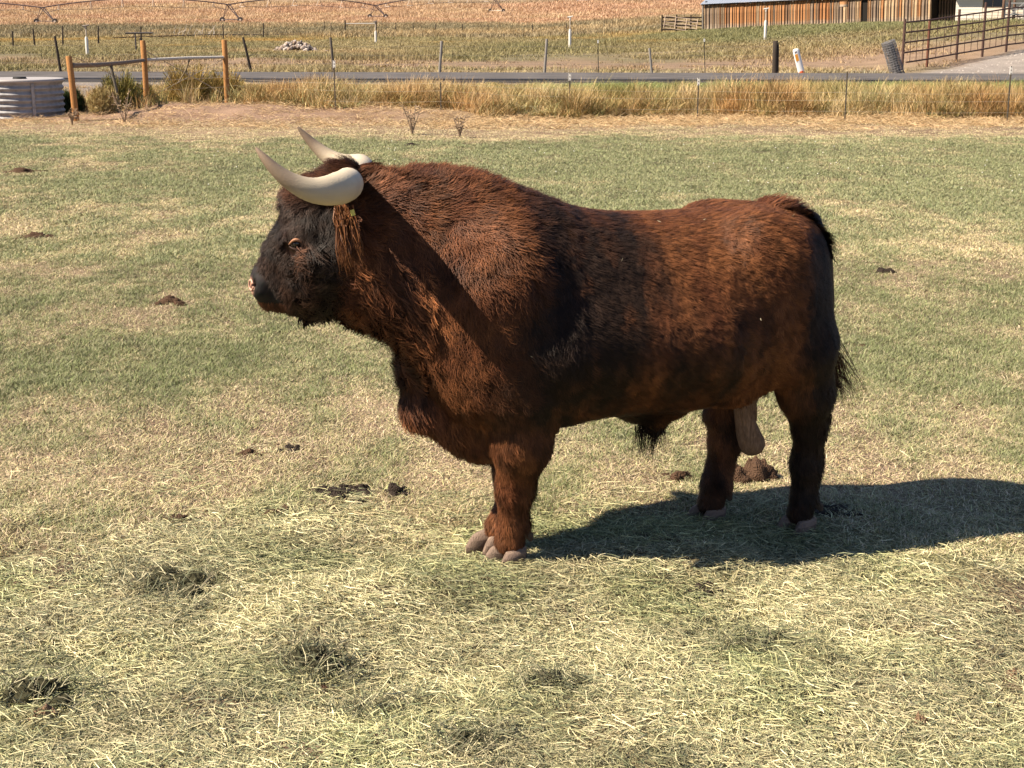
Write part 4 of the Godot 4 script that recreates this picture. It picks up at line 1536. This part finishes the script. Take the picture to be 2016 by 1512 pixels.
func build_risers() -> void:
	var white := mat("white pipe", .60, .57, .52, .5, .4)
	var metal := mat("riser metal", .16, .13, .11, .5, .5)
	# x, d, height of the white pipe, whole height
	for q: Array in [[-22.28, 79.2, .98, 1.57, "white sprinkler riser behind the leaning posts at far left"], [-10.18, 113.0, .95, 1.66, "white sprinkler riser beside the small rail brace, right of the rock heap"], [3.52, 91.9, 1.24, 2.0, "white sprinkler riser in the middle of the waste ground over the road"], [15.17, 90.7, 1.18, 1.88, "white sprinkler riser in front of the plank barn"]]:
		var t := thing("sprinkler_riser", q[4], "sprinkler", Vector3(q[0], land(q[0], q[1]) - .05, -q[1]), 0.0, "sprinkler risers over the road")
		var h: float = q[2]
		obj("pipe", tube_mesh([Vector3(0, -.1, 0), Vector3(0, h - .1, 0), Vector3(0, h, 0)], [.085, .085, .055], 12), white, t)
		obj("stem", bar(Vector3(0, h, 0), Vector3(0, float(q[3]) - .16, 0), .03, 8), mat("pale stem", .5, .42, .34, .5, .4), t)
		var st := begin()
		tube(st, [Vector3(0, float(q[3]) - .2, 0), Vector3(0, q[3], 0)], [.05, .04], 8)
		tube(st, [Vector3(-.16, float(q[3]) - .06, 0), Vector3(.02, float(q[3]) - .04, 0), Vector3(.17, float(q[3]) + .0, 0)], [.035, .05, .03], 7)
		obj("sprinkler_head", done(st), metal if q[0] < 0 else white, t)

func build_rocks() -> void:
	var t := thing("rock_heap", "heap of pale field stones beyond the road", "rocks", Vector3(-12.3, land(-12.3, 86), -86.0))
	var kinds := []
	for k in 5: kinds.append(rock_mesh(k + 20, 1.0, 5, 7))
	var ms := [mat("pale stone", .36, .295, .25, .9, .2), mat("tan stone", .29, .215, .165, .9, .2), mat("grey stone", .22, .185, .165, .9, .2), mat("white stone", .47, .41, .36, .9, .2)]
	for k in 150:
		var a := rr(0, TAU)
		var r := sqrt(rng.randf()) * 1.2
		var s := rr(.07, .14)
		if k > 140: r = rr(1.2, 1.9)
		var h := maxf(0.0, .62 * (1.0 - pow(r / 1.25, 1.3)))
		var o := obj("rock", kinds[k % 5], ms[rng.randi() % 4], t)
		o.position = Vector3(cos(a) * r * 1.05, h - .02, sin(a) * r * .7)
		o.basis = Basis.from_euler(Vector3(rr(0, 6), rr(0, 6), rr(0, 6))).scaled_local(Vector3(s * rr(.8, 1.4), s * rr(.6, 1), s))

func build_pivot() -> void:
	var t := thing("center_pivot", "long wheeled irrigation boom on trussed spans crossing the stubble field", "irrigation boom", Vector3(-60, land(-60, 320), -320))
	var o := t.position
	var dark := mat("dark galvanised", .10, .075, .075, .6, .4)
	var pale := mat("bright truss", .62, .56, .5, .5, .4)
	var tyre := mat("tyre", .06, .05, .045, .9, .2)
	var T := [[-134.5, 4.2, 290], [-92.7, 4.55, 300], [-59.7, 5.36, 320], [-33.2, 5.68, 370], [-5.0, 8.2, 450], [25.3, 12.4, 550], [60.7, 15.6, 650]]
	var pts := []
	for q in T: pts.append(Vector3(q[0], q[1], -q[2]))
	for i in pts.size():
		var p: Vector3 = pts[i]
		var gy := land(p.x, -p.z) - .05
		var run := Vector3(1.6, 0, .5)
		for s: float in [-1.0, 1.0]:
			var foot := Vector3(p.x, gy + .55, p.z) + run * s * 1.25 + Vector3(.5, 0, 0)
			for w: float in [-.35, .35]:
				obj("tower_leg", bar(p + Vector3(w, 0, 0) - o, foot - o, .10 if s > 0 else .06, 6), dark, t)
			var wheel := obj("wheel", tube_mesh([Vector3(0, 0, -.16), Vector3(0, 0, -.1), Vector3(0, 0, .1), Vector3(0, 0, .16)], [.48, .6, .6, .48], 16), tyre, t)
			wheel.position = foot - o
			obj("hub", bar(Vector3(0, 0, -.19), Vector3(0, 0, .19), .2, 10), pale, wheel)
		obj("base_beam", bar(Vector3(p.x + .5, gy + .6, p.z) - run * 1.25 - o, Vector3(p.x + .5, gy + .6, p.z) + run * 1.25 - o, .1, 6), pale if i > 3 else dark, t)
	for i in pts.size() - 1:
		var a: Vector3 = pts[i] - o
		var b: Vector3 = pts[i + 1] - o
		var n := 12
		var line := []
		var rad := []
		for k in n + 1:
			var u := float(k) / n
			line.append(a.lerp(b, u) + Vector3(0, 1.5 * 4.0 * u * (1.0 - u), 0))
			rad.append(.13)
		obj("span_pipe", tube_mesh(line, rad, 6), dark, t)
		var across := (b - a).cross(Vector3.UP).normalized()
		var low := []
		for k in range(1, n, 1):
			var u := float(k) / n
			var q: Vector3 = line[k] + Vector3(0, -1.35 * smoothstep(0.0, .18, u) * smoothstep(1.0, .82, u) - .25, 0)
			low.append(q)
			if k % 2 == 1:
				for s: float in [-1.0, 1.0]:
					obj("truss_strut", bar(line[k] + across * .05 * s, q + across * .8 * s, .05, 4), pale if s < 0 else dark, t)
				obj("cross_strut", bar(q - across * .8, q + across * .8, .04, 4), pale, t)
		for s: float in [-1.0, 1.0]:
			var chain := [a + Vector3(0, -1.2, 0)]
			for k in low.size():
				if k % 2 == 0: chain.append(low[k] + across * .8 * s)
			chain.append(b + Vector3(0, -1.2, 0))
			var rr_ := []
			for k in chain.size(): rr_.append(.03)
			obj("truss_rod", tube_mesh(chain, rr_, 4), dark, t)

func build_far_fence() -> void:
	var dark := wood("dark split post", .075, .06, .05)
	var t := thing("field_fence", "line of small dark fence posts along the near edge of the stubble field", "fence", Vector3(-24, land(-24, 190), -190.0))
	var o := t.position
	for q: Array in [[-33.0, 100, 1.0], [-31.9, 101, 1.15], [-30.6, 103, 1.3], [-29.0, 106, 1.3], [-27.2, 111, 1.2], [-24.8, 130, 1.3], [-23.0, 140, 1.4], [-24.2, 195, 1.35], [-23.3, 195, 1.2], [-9.6, 190, 1.1], [-12.4, 190, 1.2], [-6.2, 190, 1.1], [-14.6, 190, 1.2], [-3.0, 190, 1.1], [2.6, 190, 1.1], [6.8, 190, 1.1], [11.5, 190, 1.1]]:
		var p := obj("post", post_mesh(q[2], .06, .05, 7), dark, t)
		p.position = Vector3(q[0], land(q[0], q[1]), -q[1]) - o
		lean(p, Vector3(rr(-.06, .06), 1, 0))
	var h := thing("rail_brace", "small pale rail between two dark posts at the edge of the stubble field", "fence", Vector3(-20.8, land(-20.8, 189), -189.0))
	obj("post", post_mesh(1.55, .09, .08, 8), dark, h)
	obj("post", post_mesh(1.5, .09, .08, 8), dark, h).position = Vector3(3.85, 0, 0)
	obj("rail", bar(Vector3(.05, 1.12, 0), Vector3(3.8, 1.16, 0), .06, 8), wood("pale bare pole", .80, .74, .66), h)
	# a dark pipeline lying on the waste ground, and the lone T of pipe before it
	var pl := thing("pipeline", "long thin dark pipe lying on low props across the waste ground", "pipe", Vector3(-29, land(-29, 145), -145.0))
	obj("pipe", tube_mesh([Vector3(-7.6, .05, 6.5), Vector3(0, .28, 0), Vector3(8.0, .22, -5)], [.055, .055, .05], 6), mat("dark pipe", .05, .042, .042, .6, .4), pl)
	for k in 3:
		obj("prop", bar(Vector3(-6 + k * 5.5, -.2, 5.1 - k * 4.3), Vector3(-6 + k * 5.5, .12, 5.1 - k * 4.3), .05, 6), dark, pl)
	var brn := thing("dead_branches", "pale dead branches lying against the dark pipeline", "branches", Vector3(-32.2, land(-32.2, 147), -148.0))
	for k in 14:
		var p := Vector3(rr(-2.2, 3.2), 0, rr(-.4, .4))
		obj("branch", tube_mesh([p, p + Vector3(rr(-.2, .3), rr(.3, .5), 0), p + Vector3(rr(-.4, .8), rr(.7, 1.4), 0)], [.035, .028, .012], 5), mat("bleached wood", .50, .44, .38, .9, .2), brn)
	var tb := thing("pipe_support", "dark T shaped pipe support left of the orange posts over the road", "pipe support", Vector3(-21.6, land(-21.6, 86), -86.0))
	obj("crossbar", bar(Vector3(-.35, 1.02, 0), Vector3(1.2, 1.04, 0), .05, 7), mat("dark pipe", .05, .042, .042, .6, .4), tb)
	obj("upright", bar(Vector3(.2, -.1, 0), Vector3(.2, 1.02, 0), .045, 7), mat("dark pipe", .05, .042, .042, .6, .4), tb)

func build_tank() -> void:
	var at := Vector3(-9.45, 0, -28.75)
	var r := .82
	var t := thing("stock_tank", "round corrugated galvanised water tank with a flat lid at the left edge", "tank", at)
	var st := begin()
	st.set_smooth_group(0)
	var n := 72
	var prof := []
	for k in 57:
		var y := .66 * k / 56.0
		prof.append(Vector2(r + .018 * cos(y / .66 * TAU * 6.0), y))
	for k in prof.size() - 1:
		for s in n:
			var a0 := TAU * s / n
			var a1 := TAU * (s + 1) / n
			var p0: Vector2 = prof[k]
			var p1: Vector2 = prof[k + 1]
			quad(st, Vector3(cos(a0) * p0.x, p0.y, sin(a0) * p0.x), Vector3(cos(a1) * p0.x, p0.y, sin(a1) * p0.x), Vector3(cos(a1) * p1.x, p1.y, sin(a1) * p1.x), Vector3(cos(a0) * p1.x, p1.y, sin(a0) * p1.x))
	var zinc := mat("galvanised sheet", .42, .41, .41, .6, .4, .15)
	zinc.albedo_texture = noise_tex(0.02, 4, 0.7, 1.0, 512, 51)
	zinc.uv1_triplanar = true
	zinc.uv1_scale = Vector3(.6, .6, .6)
	obj("wall", done(st), zinc, t)
	st = begin()
	tube(st, [Vector3(0, .66, 0), Vector3(0, .675, 0), Vector3(0, .70, 0), Vector3(0, .715, 0)], [r + .03, r + .04, r + .04, r + .02], n)
	obj("lid", done(st), mat("pale lid", .36, .33, .315, .6, .4, .2), t)
	obj("hatch", tube_mesh([Vector3(0, 0, 0), Vector3(0, .035, 0)], [.13, .12], 16), mat("black hatch", .025, .023, .022, .6, .3), t).position = Vector3(.1, .715, .2)
	for k in 2:
		obj("seam", box_mesh(Vector3(.06, .62, .012)), zinc, t).transform = Transform3D(Basis(Vector3.UP, .62 + k * PI), Vector3(sin(.62 + k * PI) * (r + .02), .33, cos(.62 + k * PI) * (r + .02)))

func build_bushes() -> void:
	var m := vmat("bush twigs", .85, .2)
	var olive := [Color(.24, .20, .055), Color(.18, .165, .05), Color(.30, .235, .07), Color(.13, .13, .045)]
	var gold := [Color(.36, .25, .08), Color(.28, .19, .06), Color(.20, .17, .05), Color(.42, .29, .11)]
	var list := [
		[-7.75, -29.6, .48, .80, olive, "rounded olive green bush between the two left orange posts"],
		[-8.15, -32.8, .42, .55, olive, "small olive bush just left of the middle orange post"],
		[-7.0, -32.6, .72, .92, gold, "large golden olive bush right of the middle orange post"],
		[-6.4, -33.4, .6, .78, gold, "golden bush behind the right orange post"],
		[-8.75, -29.8, .3, .5, [Color(.05, .075, .022), Color(.10, .12, .05), Color(.04, .05, .02)], "dark green weed bush between the water tank and the left orange post"],
		[4.9, -33.2, .62, .46, [Color(.22, .24, .09), Color(.17, .19, .07), Color(.27, .27, .11)], "green leafy weed bush against the road, left of two"],
		[6.2, -34.0, .5, .42, [Color(.25, .24, .09), Color(.19, .2, .07), Color(.30, .25, .11)], "smaller olive weed bush against the road, right of the green one"],
		[8.0, -31.2, .6, .36, [Color(.20, .22, .09), Color(.16, .18, .07), Color(.25, .24, .1)], "low green weed bush in the dry weeds near the right edge"],
		[-7.7, -28.3, .32, .55, [Color(.38, .28, .12), Color(.45, .35, .18), Color(.3, .24, .1)], "clump of tall straw coloured grass in front of the olive bush"]]
	for q: Array in list:
		var t := thing("bush", q[5], "bush", Vector3(q[0], ground_y(q[0], -q[1]) - .02, q[1]))
		var st := begin()
		var r: float = q[2]
		var h: float = q[3]
		for k in 1500:
			var a := rr(0, TAU)
			var e := rr(.05, 1.0)
			var dir := Vector3(cos(a) * r * sqrt(1.0 - e * e * .85), h * e, sin(a) * r * sqrt(1.0 - e * e * .85)) * rr(.65, 1.05)
			var base := Vector3(cos(a), 0, sin(a)) * r * .25 * rng.randf()
			var side := Vector3(rr(-1, 1), rr(-.2, .2), rr(-1, 1)).normalized() * .007
			var mid := base.lerp(dir, .5) + Vector3(0, .04, 0)
			var c: Color = q[4][rng.randi() % q[4].size()]
			st.set_color(c * rr(.7, 1.2))
			quad(st, mid - side, dir - side * .4, dir + side * .4, mid + side)
			for s in 3:
				var f := mid.lerp(dir, .3 + .25 * s)
				var o := f + Vector3(rr(-.05, .05), rr(.02, .08), rr(-.05, .05))
				quad(st, f - side * .8, o - side * .3, o + side * .3, f + side * .8)
		tag(obj("foliage", done(st), m, t), "", "", "", "stuff")
		var sm := begin()
		for k in 9:
			var a := rr(0, TAU)
			tube(sm, [Vector3(0, -.05, 0), Vector3(cos(a) * r * .3, h * .35, sin(a) * r * .3), Vector3(cos(a) * r * .6, h * .7, sin(a) * r * .6)], [.014, .009, .004], 5)
		obj("stems", done(sm), mat("twig bark", .16, .12, .07, .9, .2), t)
	# dead thistles on the edge of the turf
	for q: Array in [[-1.6, -23.9, .52, "grey dead thistle skeleton on the pasture edge, left of its neighbour"], [-.82, -23.4, .36, "lower grey dead thistle on the pasture edge, right of its neighbour"], [-7.72, -26.2, .3, "withered thistle at the foot of the left orange post"], [-6.9, -26.6, .62, "thin pale seeding stalk right of the left orange post"]]:
		var t := thing("dead_thistle", q[3], "thistle", Vector3(q[0], ground_y(q[0], -q[1]), q[1]), 0.0, "dead thistles along the pasture edge")
		var st := begin()
		for k in 11:
			var a := rr(0, TAU)
			var h: float = float(q[2]) * rr(.5, 1.0)
			var e := Vector3(cos(a) * h * .35, h, sin(a) * h * .35)
			tube(st, [Vector3.ZERO, e * .5 + Vector3(0, .03, 0), e], [.008, .006, .004], 5)
			for s in 3:
				var f := e * rr(.4, .95)
				tube(st, [f, f + Vector3(rr(-.09, .09), rr(.0, .07), rr(-.09, .09))], [.005, .008], 4)
		obj("stalks", done(st), mat("dead stalk", .30, .22, .15, .9, .2), t)

func lumps_mesh(w: float, h: float, sd: int, lumps: int) -> ArrayMesh:
	var st := begin()
	var r := RandomNumberGenerator.new()
	r.seed = sd
	for k in lumps:
		var c := Vector3(r.randf_range(-.5, .5), 0, r.randf_range(-.4, .4)) * w * (0.9 if k else 0.0)
		var s := w * r.randf_range(.12, .26) if k else w * .34
		var top := h * r.randf_range(.45, 1.0) * (1.0 - c.length() / w)
		var ring0 := 18
		for i in 8:
			for j in ring0:
				var q := []
				for e: Array in [[i, j], [i, j + 1], [i + 1, j + 1], [i + 1, j]]:
					var a: float = TAU * (int(e[1]) % ring0) / ring0
					var v: float = PI * .5 * float(e[0]) / 8.0
					var d := Vector3(cos(a) * cos(v), sin(v), sin(a) * cos(v))
					var f := 1.0 + .5 * n2.get_noise_3d(d.x * 90 + sd * 31 + k * 77, d.y * 90, d.z * 90) + .3 * n1.get_noise_3d(d.x * 330 + sd * 31, d.y * 330, d.z * 330 + k * 50)
					q.append(c + Vector3(d.x * s * f, d.y * top * f - .006, d.z * s * f * .8))
				quad(st, q[0], q[3], q[2], q[1])
	st.set_smooth_group(0)
	return done(st)

func dung(called: String, label: String, cat: String, x: float, z: float, w: float, h: float, m: Material, sd: int, lumps := 9, group := "") -> void:
	var o := obj(called, lumps_mesh(w, h, sd, lumps), m)
	o.position = Vector3(x, ground_y(x, -z) - .004, z)
	tag(o, label, cat, group)

func build_dung() -> void:
	var fresh := mat("dark dung", .032, .022, .016, .8, .3)
	var brown := mat("brown dung", .085, .05, .032, .9, .2)
	var clod := mat("dirt clod", .21, .135, .085, .95, .15)
	for m: StandardMaterial3D in [fresh, brown, clod]:
		m.heightmap_enabled = true
		m.heightmap_texture = dung_tex
		m.heightmap_scale = 1.5
		m.uv1_triplanar = true
		m.uv1_world_triplanar = true
		m.uv1_scale = Vector3(4, 4, 4)
	var g := "dung pats lying in the pasture"
	for q: Array in [
		[-2.19, -9.35, .16, .055, 1, "brown knobbly dung pat on the green turf left of the bull's muzzle"],
		[-4.02, -12.38, .24, .05, 1, "wide dark dung pat in the turf near the left edge"],
		[2.68, -10.49, .125, .055, 0, "small black dung pat on the turf right of the bull's rump"],
		[-.68, -5.36, .17, .045, 0, "long dark dung heap on the straw before the bull's chest"],
		[-.59, -5.40, .12, .035, 0, "flat end of the dark dung heap before the bull's chest"],
		[-.45, -5.40, .085, .04, 0, "little dark dung lump right of the long heap"],
		[.985, -5.6, .17, .10, 1, "crumbly brown dung heap between the bull's hind legs"],
		[1.22, -5.17, .21, .03, 0, "flat black dung pat in the bull's shadow behind the hind hooves"],
		[-.84, -5.16, .1, .03, 1, "low brown dung pat on the straw left of the front hooves"],
		[-.94, -6.0, .07, .04, 0, "tiny dark dung lump in the dry turf"],
		[-1.10, -5.93, .09, .03, 1, "small flat brown pat beside the tiny dark lump"],
		[-5.93, -17.96, .34, .05, 1, "flat brown dung patch far off near the left edge"],
		[1.95, -8.06, .06, .03, 1, "tiny brown dung crumb right of the bull's tail"],
		[.61, -4.40, .1, .035, 0, "dark dung scrap under hay just before the shadow"],
		[.67, -5.60, .11, .04, 1, "low brown crumble left of the far hind hoof"],
		[2.12, -6.7, .12, .02, 1, "thin flat pat in the turf near the right edge"],
		[-1.24, -5.1, .13, .02, 1, "thin brown smear under the straw at left"],
		[3.5, -17.6, .2, .03, 0, "dark speck of dung far off over the bull's back"],
		[-1.5, -22.0, .22, .04, 0, "dark speck of dung beyond the far horn"]]:
		dung("dung_pat", q[5], "dung", q[0], q[1], q[2] * 1.25, q[3] * 1.15, fresh if q[4] == 0 else brown, int(absf(q[0]) * 100) + 3, 9, g)
	for q: Array in [
		[.56, -3.78, .15, .035, "flat brown dirt clod under the hay right of centre"],
		[1.04, -3.44, .055, .05, "small upright dirt clod near the lower right"],
		[1.38, -3.76, .075, .045, "rounded dirt clod at the right edge"],
		[-1.22, -3.54, .09, .03, "brown clod in the hay at the lower left corner"],
		[-.52, -3.70, .08, .03, "dark clod beside the hay tuft left of centre"],
		[-1.13, -4.02, .09, .035, "brown clod in the hay at the left"]]:
		dung("dirt_clod", q[4], "clod", q[0], q[1], q[2], q[3], clod if absf(q[0] + .52) > .01 else brown, int(absf(q[1]) * 100), 6, "dirt clods in the hay")
	# tufts of hay that stand proud of the rest
	var cols := [Color(.12, .125, .065), Color(.17, .17, .09), Color(.08, .085, .045), Color(.40, .36, .22), Color(.14, .12, .07)]  # mostly darkened straw tones: the shadow inside the tufts is put into the colour
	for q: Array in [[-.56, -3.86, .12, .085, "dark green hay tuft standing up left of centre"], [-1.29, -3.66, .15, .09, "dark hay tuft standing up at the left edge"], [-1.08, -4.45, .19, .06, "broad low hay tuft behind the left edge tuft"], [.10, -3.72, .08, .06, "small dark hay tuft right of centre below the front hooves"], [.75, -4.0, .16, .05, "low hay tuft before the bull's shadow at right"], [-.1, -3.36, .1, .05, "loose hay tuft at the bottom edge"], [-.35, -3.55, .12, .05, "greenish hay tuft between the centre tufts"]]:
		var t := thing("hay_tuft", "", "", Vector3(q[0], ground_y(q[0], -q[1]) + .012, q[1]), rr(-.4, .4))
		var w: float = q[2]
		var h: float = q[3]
		obj("core", lumps_mesh(w * 1.1, h * .8, int(w * 900), 7), mat("painted hay shade", .045, .042, .024, .95, .15), t)  # near-black lumps paint the shadowed hollow under the straws
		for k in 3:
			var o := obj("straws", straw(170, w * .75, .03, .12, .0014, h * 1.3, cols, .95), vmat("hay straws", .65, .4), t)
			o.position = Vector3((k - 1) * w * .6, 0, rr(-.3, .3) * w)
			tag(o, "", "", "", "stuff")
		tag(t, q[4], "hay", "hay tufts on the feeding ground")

var dung_tex: NoiseTexture2D

func build_background() -> void:
	grain_tex = noise_tex(0.05, 4, 0.64, 1.0, 512, 31)
	dung_tex = noise_tex(0.05, 5, 0.0, 1.0, 512, 33)
	build_road()
	build_barn()
	build_white_house()
	build_corral()
	build_pipe_fence()
	build_netting()
	build_marker()
	build_road_fence()
	build_near_fence()
	build_brace()
	build_tank()
	build_bushes()
	build_risers()
	build_rocks()
	build_pivot()
	build_far_fence()
	build_dung()

func _ready() -> void:
	rng.seed = 4711
	for k in 3:
		var n: FastNoiseLite = [n1, n2, n3][k]
		n.seed = 11 + k * 7
		n.noise_type = FastNoiseLite.TYPE_SIMPLEX_SMOOTH
		n.frequency = 0.01
		n.fractal_octaves = [3, 3, 2][k]
	var cam := Camera3D.new()
	cam.name = "camera"
	cam.fov = 29.22
	cam.near = 0.1
	cam.far = 4000.0
	cam.position = Vector3(0, 1.76, 0)
	cam.rotation_degrees.x = -13.8
	add_child(cam)
	var env := Environment.new()
	env.background_mode = Environment.BG_SKY
	env.tonemap_mode = Environment.TONE_MAPPER_LINEAR
	env.tonemap_exposure = 2.55
	var sky := Sky.new()
	var sm := ProceduralSkyMaterial.new()
	sm.sky_top_color = Color(.25, .33, .46)
	sm.sky_horizon_color = Color(.61, .65, .69)
	sm.sky_curve = 0.12
	sm.ground_horizon_color = Color(.55, .50, .42)
	sm.ground_bottom_color = Color(.40, .34, .26)
	sky.sky_material = sm
	env.sky = sky
	env.sdfgi_enabled = true
	env.ssao_enabled = true
	env.ssil_enabled = true
	var we := WorldEnvironment.new()
	we.name = "environment"
	we.environment = env
	add_child(we)
	var sun := DirectionalLight3D.new()
	sun.name = "sun"
	sun.light_energy = 1.5
	sun.light_color = Color(1.0, .945, .86)
	sun.light_angular_distance = 0.5
	sun.shadow_enabled = true
	var e := deg_to_rad(SUN_EL)
	var az := deg_to_rad(SUN_AZ)
	sun.basis = Basis.looking_at(Vector3(cos(e) * cos(az), -sin(e), -cos(e) * sin(az)))
	add_child(sun)
	var t0 := Time.get_ticks_msec()
	build_ground()
	print("ground ", Time.get_ticks_msec() - t0)
	build_background()
	print("back ", Time.get_ticks_msec() - t0)
	build_bull()
	print("bull ", Time.get_ticks_msec() - t0)
	build_plants()
	print("plants ", Time.get_ticks_msec() - t0)
